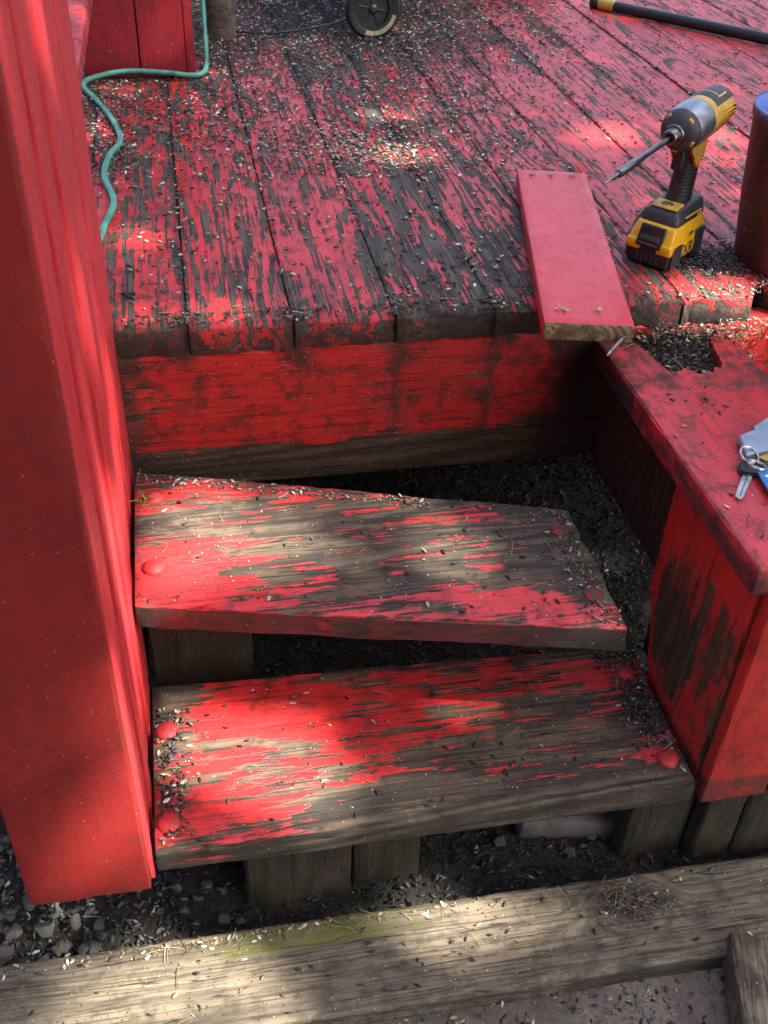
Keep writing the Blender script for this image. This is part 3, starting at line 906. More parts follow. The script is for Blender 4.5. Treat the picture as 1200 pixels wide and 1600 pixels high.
# foot
b = bmesh.new()
def tf(c):
    if c.z > .075: return (c.x * (.84 if c.x > 0 else .9) - .002, c.y * .80, c.z - (.010 if c.x > 0 else 0))
    return (c.x, c.y, c.z)
rbox(b, -.052, .044, -.0335, .0335, .0615, .092, .007, 3, taper=tf)
foot = obj('foot', finish(b, 'foot', 40), M['gry'], drv)
tl = Matrix.Translation((.0190, 0, .0862)) @ Matrix.Rotation(R(6.8), 4, 'Y')
b = bmesh.new(); rbox(b, -.0125, .0125, -.0215, .0215, -.002, .0016, .0018, 3, tl)
obj('label_plate', finish(b, 'label_plate', 40), M['yel2'], foot)
b = bmesh.new()
for (x0, x1, y0, y1) in ((-.0045, -.0015, -.008, .008), (-.0015, .002, -.010, -.006), (-.0015, .0045, -.002, .001), (.001, .0045, -.008, -.003), (-.0015, .003, .005, .0085), (-.0065, -.0045, -.0015, .002)):
    rbox(b, x0, x1, y0, y1, .0012, .0020, .0, 1, tl)
obj('label_mark', finish(b, 'label_mark', smooth=False), M['blk'], foot)
for s in (-1, 1):
    b = bmesh.new(); rbox(b, -.035, .02, s * .0325 - .001, s * .0325 + .0012, .073, .0755, .0006, 1); rbox(b, -.035, -.022, s * .0325 - .001, s * .0325 + .0012, .0655, .071, .0006, 1)
    obj('foot_stripe', finish(b, 'foot_stripe'), M['yel2'], foot)
# belt hook on the far side
b = bmesh.new()
tube(b, smooth_path([(-.02, -.034, .070), (-.022, -.046, .064), (.005, -.050, .048), (.03, -.049, .036), (.035, -.047, .030)], 5), .0022, 6)
for v in b.verts: pass
obj('belt_hook', finish(b, 'belt_hook', 60), M['bit'], drv)
# handle
b = bmesh.new()
rings = []
for i in range(49):
    t = i / 48; z = .086 + .082 * t
    cx = -.014 - .004 * math.sin(t * 3.14) - .004 * t
    rx = .0205 + .003 * (1 - t) ** 3 + .003 * t * t; ry = .0165 + .002 * (1 - t) ** 3
    rib = .0006 * math.sin(t * 2 * math.pi * 15) if .08 < t < .72 else 0
    ring = []
    for q in range(32):
        a = 2 * math.pi * q / 32
        rr = rib * (1 if abs(math.sin(a)) > .3 or math.cos(a) < 0 else 0)
        ring.append(b.verts.new((cx + (rx + rr) * math.cos(a), (ry + rr) * math.sin(a), z)))
    rings.append(ring)
for i in range(48):
    for q in range(32): b.faces.new((rings[i][q], rings[i][(q + 1) % 32], rings[i + 1][(q + 1) % 32], rings[i + 1][q]))
b.faces.new(rings[0]); b.faces.new(rings[-1])
obj('handle', finish(b, 'handle', 60), M['blk'], drv)
b = bmesh.new(); rbox(b, .000, .0185, -.009, .009, .138, .170, .005, 3, taper=lambda c: (c.x + (.004 if c.z < .15 and c.x > .01 else 0), c.y, c.z))
obj('trigger', finish(b, 'trigger', 40), M['blk'], drv)
# yellow neck cheeks
for s in (-1, 1):
    b = bmesh.new()
    poly = [(.018, .176), (.012, .165), (.004, .160), (-.002, .150), (-.012, .140), (-.020, .146), (-.030, .152), (-.030, .185), (.018, .185)]
    lo = [b.verts.new((x, s * .0155, z)) for x, z in poly]; hi = [b.verts.new((x, s * .0195, z)) for x, z in poly]
    b.faces.new(lo); b.faces.new(hi)
    for q in range(len(poly)): b.faces.new((lo[q], lo[(q + 1) % len(poly)], hi[(q + 1) % len(poly)], hi[q]))
    obj('neck_cheek', finish(b, 'neck_cheek', 30), M['yel2'], drv)
b = bmesh.new(); rbox(b, -.034, .016, -.0165, .0165, .158, .190, .005, 2)
obj('neck_core', finish(b, 'neck_core', 40), M['blk'], drv)
# head, axis along X, nose dipped a little
HM = Matrix.Translation((0, 0, .202)) @ Matrix.Rotation(R(5.5), 4, 'Y')
b = bmesh.new(); lathe(b, [(-.088, .0), (-.088, .024), (-.085, .028), (-.06, .0305), (-.03, .0318), (-.016, .0322), (-.015, .030)], 48, HM, cap=False)
head = obj('motor_housing', finish(b, 'motor_housing', 30), M['yel2'], drv)
b = bmesh.new(); lathe(b, [(-.018, .0316), (-.010, .0326), (.010, .0326), (.024, .0308), (.034, .0265)], 48, HM, cap=False)
obj('gear_case', finish(b, 'gear_case', 50), M['alu'], drv)
b = bmesh.new(); lathe(b, [(.0265, .0295), (.0275, .0312), (.032, .0302), (.038, .0270), (.043, .0225), (.046, .0175), (.047, .0165), (.047, .010)], 48, HM, cap=False)
nose = obj('nose_bumper', finish(b, 'nose_bumper', 45), M['gry'], drv)
for a in (50, 130, 205, 335, 270):
    b = bmesh.new(); mm = HM @ Matrix.Rotation(R(a), 4, 'X'); rbox(b, .030, .0405, .0222, .0285, -.0042, .0042, .0015, 2, mm)
    o = obj('nose_screw', finish(b, 'nose_screw', 40), M['yel2'], nose)
b = bmesh.new(); lathe(b, [(.046, .0155), (.049, .0158), (.051, .0145), (.0515, .012), (.053, .0115), (.062, .0112), (.064, .0100), (.064, .0062), (.058, .006)], 40, HM, cap=False)
ch = obj('chuck_collar', finish(b, 'chuck_collar', 40), M['bit'], drv)
b = bmesh.new(); lathe(b, [(.05, .0040), (.064, .0042), (.138, .0042), (.140, .0050), (.152, .0051), (.154, .0060), (.202, .0062), (.206, .0056), (.207, .0038), (.218, .0036), (.240, .0014), (.242, .0)], 24, HM, cap=False)
obj('driver_bit', finish(b, 'driver_bit', 30), M['bit'], drv)
# black over-mould on the top rear
b = bmesh.new(); lathe(b, [(-.0895, .0), (-.0895, .0255), (-.086, .0298), (-.06, .0322), (-.036, .0332), (-.030, .0318)], 30, HM, a0=R(42), a1=R(138), cap=False)
obj('top_overmould', finish(b, 'top_overmould', 40), M['gry'], drv)
b = bmesh.new(); lathe(b, [(-.07, .0328), (-.069, .0331), (-.046, .0337), (-.045, .0334)], 2, HM, a0=R(58), a1=R(62), cap=False); lathe(b, [(-.048, .0336), (-.046, .0337)], 14, HM, a0=R(60), a1=R(118), cap=False)
obj('accent_line', finish(b, 'accent_line'), M['yel'], drv)
for s in (-1, 1):
    for q in range(4):
        b = bmesh.new(); mm = HM @ Matrix.Rotation(R(90 - s * (78 + q * 10 - 10)), 4, 'X')
        rbox(b, -.082 + q * .001, -.045, .0295, .0318, -.0012, .0012, .0005, 1, mm)
        obj('vent_rib', finish(b, 'vent_rib'), M['yel'], head)
    for q in range(3):
        b = bmesh.new(); mm = HM @ Matrix.Rotation(R(90 - s * (75 + q * 10)), 4, 'X')
        rbox(b, -.0862, -.078, .0272, .0300, -.0018, .0018, .0006, 1, mm)
        obj('vent_slot', finish(b, 'vent_slot'), M['blk'], head)

# ------------------------------------------------------------------ keys
kb = tag(empty('key_bunch', (.68, .94, -.05)), 'bunch of keys with black fob, blue tag and steel multitool on the red cap board', 'keys')
M['keym'] = plain('nickel key', (.55, .53, .47), .32, 1.0, var=.2)
M['ringm'] = plain('steel ring', (.62, .60, .56), .25, 1.0, var=.1)
M['fob'] = plain('black key head', (.02, .02, .022), .45, var=.2)
M['bluet'] = plain('blue plastic tag', (.02, .16, .42), .4, var=.15)
M['tool'] = plain('brushed pale steel', (.42, .48, .58), .38, .7, var=.15)
ko = Vector((.68, .94, -.05))


def kpoly(name, pts, z0, z1, mat, bev=.0006, par=kb):
    b = bmesh.new()
    vs = [b.verts.new((x - ko.x, y - ko.y, z0 - ko.z)) for x, y in pts]
    f = b.faces.new(vs)
    r_ = bmesh.ops.extrude_face_region(b, geom=[f])
    for v in [q for q in r_['geom'] if isinstance(q, bmesh.types.BMVert)]: v.co.z += z1 - z0
    if bev: bmesh.ops.bevel(b, geom=b.edges[:], offset=bev, segments=2, affect='EDGES')
    return obj(name, finish(b, name, 40), mat, par)


def wpx(px, py, z):
    d = CR @ np.array([px - 600, py - 800, 1618.]); t = (z - CAM[2]) / d[2]
    p = CAM + d * t; return (p[0], p[1])


kz = -.048
blade = [wpx(*p, kz) for p in ((1161, 741), (1176, 743), (1173, 752), (1170, 757), (1168, 763), (1165, 767), (1163, 774), (1160, 780), (1154, 781), (1148, 777), (1152, 765), (1157, 752))]
kk = kpoly('key_blade', blade, -.0485, -.046, M['keym'], .0004)
groove = [wpx(*p, kz) for p in ((1166.5, 745), (1168.5, 746), (1156, 778), (1154.5, 777))]
kpoly('groove', groove, -.0462, -.0457, M['bit'], 0, kk)
fob = [wpx(*p, kz) for p in ((1153, 728), (1158, 722), (1172, 716), (1190, 716), (1206, 722), (1210, 736), (1200, 745), (1180, 746), (1160, 744), (1153, 739))]
kpoly('key_head', fob, -.0495, -.0425, M['fob'], .002)
tg_ = [wpx(*p, -.042) for p in ((1183, 740), (1196, 731), (1222, 735), (1245, 760), (1240, 800), (1212, 785), (1200, 768), (1190, 752))]
tagp = kpoly('blue_tag', tg_, -.0425, -.0400, M['bluet'], .0006)
cc_ = wpx(1199, 744, -.04)
b = bmesh.new(); lathe(b, [(0, .0028), (.0004, .0028), (.0004, 0)], 16, Matrix.Translation((cc_[0] - ko.x, cc_[1] - ko.y, -.0401 - ko.z)) @ UPX, cap=False)
obj('white_dot', finish(b, 'white_dot'), plain('white print', (.7, .7, .7), .5, var=.05), tagp)
tl_ = [wpx(*p, -.040) for p in ((1155, 681), (1178, 672), (1180, 678), (1183, 671), (1176, 668), (1200, 652), (1240, 640), (1250, 680), (1215, 700), (1166, 712))]
tl_ = [tl_[i] for i in (0, 1, 4, 5, 6, 7, 8, 9)]
tool = kpoly('multitool', tl_, -.0485, -.0385, M['tool'], .0012)
nt = [wpx(*p, -.0385) for p in ((1173, 667), (1177, 664), (1180, 672), (1176, 673))]
kpoly('notch', nt, -.0388, -.0380, M['bit'], 0, tool)
yk = [wpx(*p, -.043) for p in ((1183, 716), (1200, 711), (1230, 708), (1230, 720), (1195, 722))]
kpoly('brass_key', yk, -.0425, -.0405, plain('brass', (.62, .40, .10), .35, .9, var=.2), .0005)


def ring(name, c0, rad, tiltx, tilty, z):
    b = bmesh.new(); cx, cy = c0
    mm = Matrix.Rotation(R(tiltx), 4, 'X') @ Matrix.Rotation(R(tilty), 4, 'Y')
    for dz in (0, .0016):
        tube(b, [Vector((cx - ko.x, cy - ko.y, z - ko.z)) + mm @ Vector((rad * math.cos(a), rad * math.sin(a), dz)) for a in np.linspace(0, 2 * math.pi, 28, endpoint=False)], .0009, 6, closed=True)
    return obj(name, finish(b, name, 80), M['ringm'], kb)


ring('split_ring', wpx(1170, 712, -.04), .0125, 22, 12, -.0395)
ring('split_ring', wpx(1182, 729, -.04), .0115, -8, 14, -.0385)

# ------------------------------------------------------------------ timbers and stone on the ground
def wtim(x, y, z):
    X = -.62 + x
    ms = 0
    if y > .025: ms += .36 * gfun(X, .08, .17)
    if y < -.045: ms += .10
    ms += .08
    dd = .26 * math.exp(-(((X - .515) / .05) ** 2 + ((y - .02) / .03) ** 2))
    if X > .4: dd += .10
    if z < -.004: dd += .2
    return (0, dd, ms)


tb = plank('landscape_timber', 1.75, .134, .10, M['timber'], None, (-.62, .681, -.600), (0, 0, R(-.6)), nx=120, ny=16, bev=.006, rough=.0014, edge=.004, wear=wtim)
tag(tb, 'long weathered grey timber lying across the ground in front of the steps', 'timber')
o = plank('scrap_timber', .22, .09, .045, M['timber'], None, (.600, .40, -.585), (R(5), 0, R(72)), nx=16, ny=6, bev=.005, wear=lambda x, y, z: (0, .2, .05))
tag(o, 'short dark offcut of timber at the bottom right corner', 'timber')
bm = bmesh.new()
rbox(bm, -.085, .085, -.05, .05, -.045, 0, .005, 2)
bmesh.ops.subdivide_edges(bm, edges=bm.edges[:], cuts=2, use_grid_fill=True)
for v in bm.verts: v.co += Vector((nz(v.co.x * 30, v.co.y * 30, 1), nz(v.co.y * 30, v.co.z * 30, 2), nz(v.co.x * 40, v.co.y * 40, 3))) * .004
M['slab'] = plain('grey paving stone', (.115, .10, .09), .8, var=.4, vs=30, bump=.5, dust=.3)
tag(obj('paving_slab', finish(bm, 'paving_slab', 40), M['slab'], None, (.500, .880, -.610), (R(4), R(3), R(-8))), 'flat grey paving stone on the dark soil under the lower step', 'paving stone')

k = NT('bluish gravel stone')
c = k.coord(); rn = k.rnd()
n1 = k.noise(c, 60., 6, .65)
col = k.mix(k.ss(n1, .35, .7), (.075, .072, .068), (.03, .029, .027))
col = k.mix(k.ma('MULTIPLY', rn, .5), col, (.12, .105, .085))
k.put(k.b.inputs['Base Color'], col); k.b.inputs['Roughness'].default_value = .85
k.put(k.b.inputs['Normal'], k.bump(n1, .6, .002))
M['stone'] = k.m


def stone_mesh(s):
    b = bmesh.new(); bmesh.ops.create_icosphere(b, subdivisions=3, radius=1)
    for v in b.verts:
        d = 1 + .35 * nz(v.co.x * 1.1 + s, v.co.y * 1.1, v.co.z * 1.1) + .12 * nz(v.co.x * 3, v.co.y * 3 + s, v.co.z * 3)
        v.co *= d
        for ax in range(3):
            pass
        for (a_, b_, c_, d_) in [(math.sin(s * q * 3.1), math.cos(s * q * 1.7), math.sin(s * q * 5.3 + 1), .55 + .1 * (q % 3)) for q in range(1, 9)]:
            nn = Vector((a_, b_, c_)).normalized(); e_ = v.co.dot(nn) - d_
            if e_ > 0: v.co -= nn * e_ * .92
        v.co.z *= .6
    return finish(b, 'gravel_stone', 16)


SM = [stone_mesh(s) for s in (1.3, 4.7, 9.1, 15.2)]
for q in SM: q.materials.append(M['stone'])
sr = random.Random(3)
spots = []
for i in range(70):
    x = sr.uniform(-.38, -.16); y = sr.uniform(.755, .98); spots.append((x, y, sr.uniform(.004, .009) + .009 * sr.random() ** 3, 0))
for i in range(14):
    x = sr.uniform(.27, .53); y = sr.uniform(.76, .95); spots.append((x, y, sr.uniform(.006, .013), 1))
for i in range(10):
    x = sr.uniform(-.10, .0); y = sr.uniform(.77, .92); spots.append((x, y, sr.uniform(.005, .010), 2))
GL = ['angular grey gravel stone on the ground left of the boarded wall', 'small grey stone on the soil between the supports under the lower step', 'small stone on the dark soil just right of the boarded wall foot']
GG = ['gravel left of the wall', 'stones under the steps', 'stones at the wall foot']
for x, y, s, g in spots:
    o = link(bpy.data.objects.new('gravel_stone', sr.choice(SM)))
    o.location = (x, y, -.648 + s * .35 + (.02 if g == 0 else 0)); o.scale = (s, s * sr.uniform(.7, 1.1), s); o.rotation_euler = (sr.uniform(-.3, .3), sr.uniform(-.3, .3), sr.uniform(0, 6.28))
    tag(o, GL[g], 'stone', GG[g])

# ------------------------------------------------------------------ seed shells and chaff
def shell_templates():
    T = []
    # closed plump shell
    st = [(0, 0, 0), (.22, .26, .16), (.55, .36, .22), (.85, .22, .14), (1, 0, 0)]
    v = [(-.5, 0, .1)]
    for s, w, h in st[1:4]:
        v += [(s - .5, -w, .08), (s - .5, -w * .5, .08 + h), (s - .5, w * .5, .08 + h), (s - .5, w, .08), (s - .5, 0, .02)]
    v.append((.5, 0, .1))
    f = []
    for k_ in range(5): f.append((0, 1 + k_, 1 + (k_ + 1) % 5))
    for r_ in range(2):
        for k_ in range(5):
            a = 1 + r_ * 5 + k_; b_ = 1 + r_ * 5 + (k_ + 1) % 5
            f += [(a, a + 5, b_ + 5), (a, b_ + 5, b_)]
    for k_ in range(5): f.append((16, 11 + (k_ + 1) % 5, 11 + k_))
    T.append((np.array(v), np.array(f)))
    # open half shell (a little boat)
    v = []; f = []
    for s, w, h in [(0, .03, .04), (.2, .24, .10), (.5, .34, .12), (.8, .24, .10), (1, .04, .05)]:
        v += [(s - .5, -w, .04 + h * 1.2), (s - .5, 0, .04), (s - .5, w, .04 + h * 1.2)]
    for r_ in range(4):
        for k_ in range(2):
            a = r_ * 3 + k_; f += [(a, a + 3, a + 4), (a, a + 4, a + 1)]
    v2 = np.array(v); lo = v2.copy(); lo[:, 2] -= .05
    f2 = np.array(f)
    T.append((np.vstack([v2, lo]), np.vstack([f2, f2[:, ::-1] + len(v2)])))
    # upturned half shell
    q = v2.copy(); q[:, 2] = .24 - q[:, 2]; lo = q.copy(); lo[:, 2] -= .05
    T.append((np.vstack([q, lo]), np.vstack([f2[:, ::-1], f2 + len(q)])))
    # crumb
    v = np.array([(-.5, -.3, 0), (.5, -.35, 0), (.1, .5, 0), (0, 0, .5), (.3, .2, .4)])
    f = np.array([(0, 1, 3), (1, 4, 3), (1, 2, 4), (2, 3, 4), (2, 0, 3)])
    T.append((v, f))
    # bent needle
    v = []; f = []
    for i, (x, y) in enumerate([(-.5, 0), (-.2, .05), (.15, .06), (.5, 0)]):
        v += [(x, y - .016, .03), (x, y + .016, .03), (x, y, .06)]
    for i in range(3):
        for k_ in range(3):
            a = i * 3 + k_; b_ = i * 3 + (k_ + 1) % 3; f += [(a, b_, b_ + 3), (a, b_ + 3, a + 3)]
    T.append((np.array(v), np.array(f)))
    return T


TPL = shell_templates()
PAL = {'black': (.010, .010, .012), 'dark': (.028, .027, .028), 'grey': (.13, .125, .12), 'pale': (.46, .42, .35), 'white': (.62, .59, .53), 'tan': (.36, .25, .13), 'brown': (.10, .065, .035), 'straw': (.42, .32, .16), 'slate': (.05, .055, .065)}


def build_litter(name, pos, kinds, cols, size, yaw, tilt, label, nrm=None, lift=None):
    V = []; F = []; C_ = []; base_ = 0
    for i in range(len(pos)):
        tv, tf_ = TPL[kinds[i]]
        v = tv * size[i]
        if kinds[i] in (0, 1, 2): v = v * np.array([1, .70, .85])
        a = yaw[i]; ca, sa = math.cos(a), math.sin(a)
        rl, pt = tilt[i]
        Rx = np.array([[1, 0, 0], [0, math.cos(rl), -math.sin(rl)], [0, math.sin(rl), math.cos(rl)]])
        Ry = np.array([[math.cos(pt), 0, math.sin(pt)], [0, 1, 0], [-math.sin(pt), 0, math.cos(pt)]])
        Rz = np.array([[ca, -sa, 0], [sa, ca, 0], [0, 0, 1]])
        v = v @ (Rz @ Ry @ Rx).T
        v[:, 2] -= v[:, 2].min()
        V.append(v + pos[i]); F.append(tf_ + base_); base_ += len(v)
        cc = np.tile(np.array([*cols[i], 1.0]), (len(v), 1)); C_.append(cc)
    V = np.vstack(V); F = np.vstack(F); C_ = np.vstack(C_)
    me = bpy.data.meshes.new(name)
    me.vertices.add(len(V)); me.vertices.foreach_set('co', V.astype(np.float32).ravel())
    me.loops.add(F.size); me.loops.foreach_set('vertex_index', F.astype(np.int32).ravel())
    me.polygons.add(len(F)); me.polygons.foreach_set('loop_start', np.arange(0, F.size, 3, dtype=np.int32))
    me.update(calc_edges=True)
    at = me.attributes.new('pc', 'FLOAT_COLOR', 'POINT'); at.data.foreach_set('color', C_.astype(np.float32).ravel())
    me.polygons.foreach_set('use_smooth', [True] * len(F))
    o = obj(name, me, M['litter'])
    return tag(o, label, 'litter', None, 'stuff')


def pick(w):
    ks = list(w); p = np.array([w[q] for q in ks], float); return PAL[ks[rng.choice(len(ks), p=p / p.sum())]]


def batch(n, dens, xr, yr, zf, mixc, shell_frac=.7, crumb_frac=.2, smin=.0055, smax=.0112, tl=.35):
    """rejection-sample n pieces with a density function"""
    out = []
    tries = 0
    while len(out) < n and tries < n * 60:
        tries += 1
        x = rng.uniform(*xr); y = rng.uniform(*yr)
        if rng.random() > dens(x, y): continue
        u = rng.random()
        if u < shell_frac:
            kd = int(rng.choice([0, 1, 2], p=[.5, .25, .25])); s = rng.uniform(smin, smax)
        elif u < shell_frac + crumb_frac:
            kd = 3; s = rng.uniform(.0010, .0034)
        else:
            kd = 4; s = rng.uniform(.012, .03)
        cl = pick(mixc) if kd < 3 else (pick({'pale': 1.6, 'tan': 1.6, 'grey': 2.5, 'brown': 3, 'dark': 3}) if kd == 3 else pick({'straw': 3, 'brown': 2, 'tan': 2, 'pale': 1}))
        jm = rng.uniform(.65, 1.35); cl = tuple(min(.75, q * jm) for q in cl)
        out.append((np.array([x, y, zf(x, y)]), kd, cl, s, rng.uniform(0, 6.28), (rng.normal(0, tl), rng.normal(0, tl * .6))))
    return out


def emit(name, L_, label):
    return build_litter(name, [q[0] for q in L_], [q[1] for q in L_], [q[2] for q in L_], [q[3] for q in L_], [q[4] for q in L_], [q[5] for q in L_], label)


def smooth01(a, lo, hi):
    t = max(0., min(1., (a - lo) / (hi - lo))); return t * t * (3 - 2 * t)


def free_deck(x, y):
    if y < YF + .004 or x < -.095 and y < 1.30: return 0
    dx, dy = math.cos(lang), math.sin(lang)
    ax, ay = x - .5195, y - 1.158
    s_ = ax * dx + ay * dy; t_ = -ax * dy + ay * dx
    if -.01 < s_ < LL + .005 and abs(t_) < .064: return 0
    if (x - .946) ** 2 + (y - 1.375) ** 2 < .099 ** 2: return 0
    return 1


def dens_deck(x, y):
    d = .20
    d += .95 * smooth01(y, 2.35, 2.75) * (1 - smooth01(x, .75, 1.2))
    d += .62 * smooth01(y, 1.7, 2.2) * (1 - smooth01(x, .45, .9))
    d += .75 * (1 - smooth01(x, -.10, -.045)) * smooth01(y, 1.7, 2.0)
    d += .22 * math.exp(-((y - 1.9) / .25) ** 2) * (1 - smooth01(x, .3, .7))
    if x > .7: d *= .55
    if x > 1.1: d *= .6
    d *= .55 + .9 * max(0, min(1, .5 + 1.1 * nz(x * 4.5, y * 4.5, 8.2)))
    seam = min(abs(x - s) for s in XS)
    if seam < .004: d += .7
    return min(1, d) * free_deck(x, y)


MIXD = {'black': 4.6, 'dark': 2.6, 'slate': 1.9, 'grey': 2.4, 'pale': 2.2, 'white': .9, 'tan': .7, 'brown': .8}
L_ = batch(24000, dens_deck, (-.28, 1.75), (1.27, 3.35), lambda x, y: .0008 + .004 * rng.random() * smooth01(y, 2.3, 2.8), MIXD, .66, .33)
L_ += batch(5200, lambda x, y: (smooth01(y, 2.4, 2.75) * (1 - smooth01(x, .8, 1.15)) + (1 - smooth01(x, -.10, -.05)) * smooth01(y, 1.75, 2.0)) * free_deck(x, y), (-.24, 1.15), (1.7, 3.3), lambda x, y: .004 + .004 * rng.random(), MIXD, .9, .07)
# pale chaff in the sunny patch and pale dust along the right front edge, dark heap by the bucket
L_ += batch(700, lambda x, y: math.exp(-(((x - .36) / .10) ** 2 + ((y - 1.93) / .10) ** 2)) * free_deck(x, y), (.1, .62), (1.7, 2.2), lambda x, y: .001, {'pale': 3, 'white': 2, 'tan': 3, 'straw': 2}, .55, .4, .006, .011)
L_ += batch(420, lambda x, y: (math.exp(-((y - 1.280) / .03) ** 2) * smooth01(x, .6, .72)) * free_deck(x, y), (.58, 1.1), (1.262, 1.33), lambda x, y: .0005, {'pale': 3, 'white': 1, 'tan': 3, 'brown': 2}, .10, .89, .005, .009)
L_ += batch(1100, lambda x, y: math.exp(-(((x - .815) / .055) ** 2 + ((y - 1.385) / .045) ** 2)) * free_deck(x, y), (.66, 1.0), (1.27, 1.5), lambda x, y: .001 + .004 * rng.random(), {'black': 4, 'dark': 4, 'slate': 3, 'grey': 2, 'brown': 2}, .7, .295, .004, .008)
# nose of the deck and the seams there
L_ += batch(700, lambda x, y: (.18 + .75 * max(math.exp(-((x - s) / .022) ** 2) for s in (-.006, .14, .284, .4275, .52))) * (1 if x < .58 else .1) * free_deck(x, y), (-.095, .6), (1.268, 1.31), lambda x, y: .001, {'black': 4, 'dark': 5, 'brown': 3, 'grey': 1.5, 'pale': .3}, .5, .47, .004, .009)
emit('seed_shell_litter', L_, 'black and pale sunflower seed shells and chaff strewn over the deck planks')


def inquad(P_, x, y):
    s = 0
    for i in range(4):
        a = P_[i]; b_ = P_[(i + 1) % 4]
        cr = (b_[0] - a[0]) * (y - a[1]) - (b_[1] - a[1]) * (x - a[0])
        if cr > 0: s += 1
    return s in (0, 4)


Q1 = [(-.094, 1.225), (.482, 1.052), (.482, .828), (-.092, .956)]
Q2 = [(-.094, 1.000), (.590, .976), (.582, .745), (-.092, .753)]
under1 = [(-.12, 1.20), (.50, 1.03), (.50, .815), (-.12, .945)]
# fine chaff on steps, timber and cap (real crumbs, one mass)
L_ = []
L_ += batch(520, lambda x, y: inquad(Q1, x, y) * (.25 + .75 * (x > .38)), (-.1, .5), (.8, 1.25), lambda x, y: -.1995, MIXD, .02, .94)
L_ += batch(300, lambda x, y: inquad(Q1, x, y) * ((1.222 - .293 * (x + .094)) - y < .022), (-.1, .3), (1.0, 1.24), lambda x, y: -.1995, {'grey': 2, 'pale': 3, 'dark': 2, 'tan': 2}, .45, .5, .004, .009)
L_ += batch(260, lambda x, y: inquad(Q1, x, y) * (x > .465 - rng.random() * .03), (.4, .5), (.8, 1.1), lambda x, y: -.1995, {'grey': 2, 'pale': 2, 'dark': 3, 'brown': 2}, .4, .5, .004, .009)
L_ += batch(420, lambda x, y: inquad(Q2, x, y), (-.1, .6), (.74, 1.01), lambda x, y: -.4095, MIXD, .02, .94)
L_ += batch(520, lambda x, y: inquad(Q2, x, y) * (x > .572 - .05 * rng.random() * (y > .8)), (.5, .6), (.76, .99), lambda x, y: -.4095 + .003 * rng.random(), {'black': 3, 'dark': 3, 'brown': 3, 'grey': 2, 'pale': .7}, .6, .37, .005, .009)
L_ += batch(230, lambda x, y: inquad(Q2, x, y) * (x < -.092 + .035 * rng.random() + .012), (-.1, -.03), (.75, .97), lambda x, y: -.4095 + .003 * rng.random(), {'grey': 4, 'pale': .9, 'white': .2, 'black': 4, 'dark': 3, 'slate': 2, 'tan': .7, 'brown': 2}, .66, .32, .006, .011)
ty = lambda x: .681 - .01047 * (x + .62)
intim = lambda x, y: 1 if abs(y - ty(x)) < .060 else 0
L_ += batch(700, lambda x, y: intim(x, y), (-.45, .85), (.60, .76), lambda x, y: -.599, MIXD, .03, .93)
L_ += batch(330, lambda x, y: intim(x, y) * (y - ty(x) > .044) * (math.exp(-((x - .02) / .16) ** 2) + .1), (-.45, .85), (.60, .76), lambda x, y: -.599, {'pale': 3, 'white': 1, 'tan': 3, 'grey': 2}, .35, .5, .005, .01)
L_ += batch(240, lambda x, y: math.exp(-(((x - .515) / .035) ** 2 + ((y - .692) / .018) ** 2)), (.4, .65), (.63, .74), lambda x, y: -.599, {'grey': 4, 'pale': 1, 'dark': 2, 'slate': 3}, .35, .45, .005, .009)
L_ += batch(160, lambda x, y: 1, (.59, .78), (.76, 1.12), lambda x, y: -.0495, MIXD, .0, .8)
emit('chaff_crumbs', L_, 'fine pale chaff crumbs and needles sprinkled on the steps, timber and cap board')
# path crumbs
L_ = batch(4200, lambda x, y: .3 + .7 * smooth01(nz(x * 9, y * 9, 2), -.2, .3), (-.3, .85), (.42, .622), lambda x, y: -.632, {'black': 2, 'dark': 2.5, 'grey': 3, 'pale': 1.4, 'tan': 1, 'brown': 2.5}, .20, .77)
emit('path_litter', L_, 'seed shells and crumbs scattered over the dusty ground before the timber')
# bark and chip debris on the soil under the steps, and left of the wall
MIXS = {'black': 6, 'dark': 4, 'slate': 1.2, 'grey': .3, 'brown': .6, 'pale': .04}  # chip palette blackened to paint the deep shade of the gaps
zg = lambda x, y: -.655 + .012 * nz(x * 3, y * 3, 0) + .008 * nz(x * 11, y * 11, 4) + .006 * rng.random()
L_ = batch(11500, lambda x, y: 1, (-.12, .98), (.74, 1.9), zg, MIXS, .80, .19, .006, .014, .6)
L_ += batch(2200, lambda x, y: 1, (-.42, -.10), (.74, 1.1), zg, {'dark': 4, 'slate': 4, 'grey': 2, 'brown': 2, 'pale': .5}, .7, .29, .006, .013, .6)
emit('soil_debris', L_, 'dark bark chips and shells covering the soil under the steps')
# rotten debris in the broken end of the cap
L_ = batch(1500, lambda x, y: 1 if (y > 1.14 and x > .60) else 0, (.59, .80), (1.14, 1.262), lambda x, y: -.086 + .04 * (y - 1.14) / .12 + .006 * rng.random(), {'dark': 4, 'brown': 4, 'pale': .8, 'tan': 1, 'grey': 1.5, 'black': 3}, .4, .55, .005, .011, .7)
L_ += batch(900, lambda x, y: smooth01(x, .60, .74), (.6, .93), (1.222, 1.262), lambda x, y: -.052 + .02 * rng.random(), {'pale': 3, 'tan': 4, 'brown': 2, 'white': 1}, .2, .75, .005, .009, .7)
emit('rotten_debris', L_, 'crumbling rotten wood and chaff in the gap behind the cap board')
bm = bmesh.new(); rbox(bm, .605, .772, 1.13, 1.2605, -.13, -.064, .003, taper=lambda c: (c.x, c.y, c.z + (.016 if c.z > -.1 and c.y > 1.2 else (-.022 if c.z > -.1 else 0))))
o = obj('debris_bed', finish(bm, 'debris_bed'), M['soil'], side, -sb)

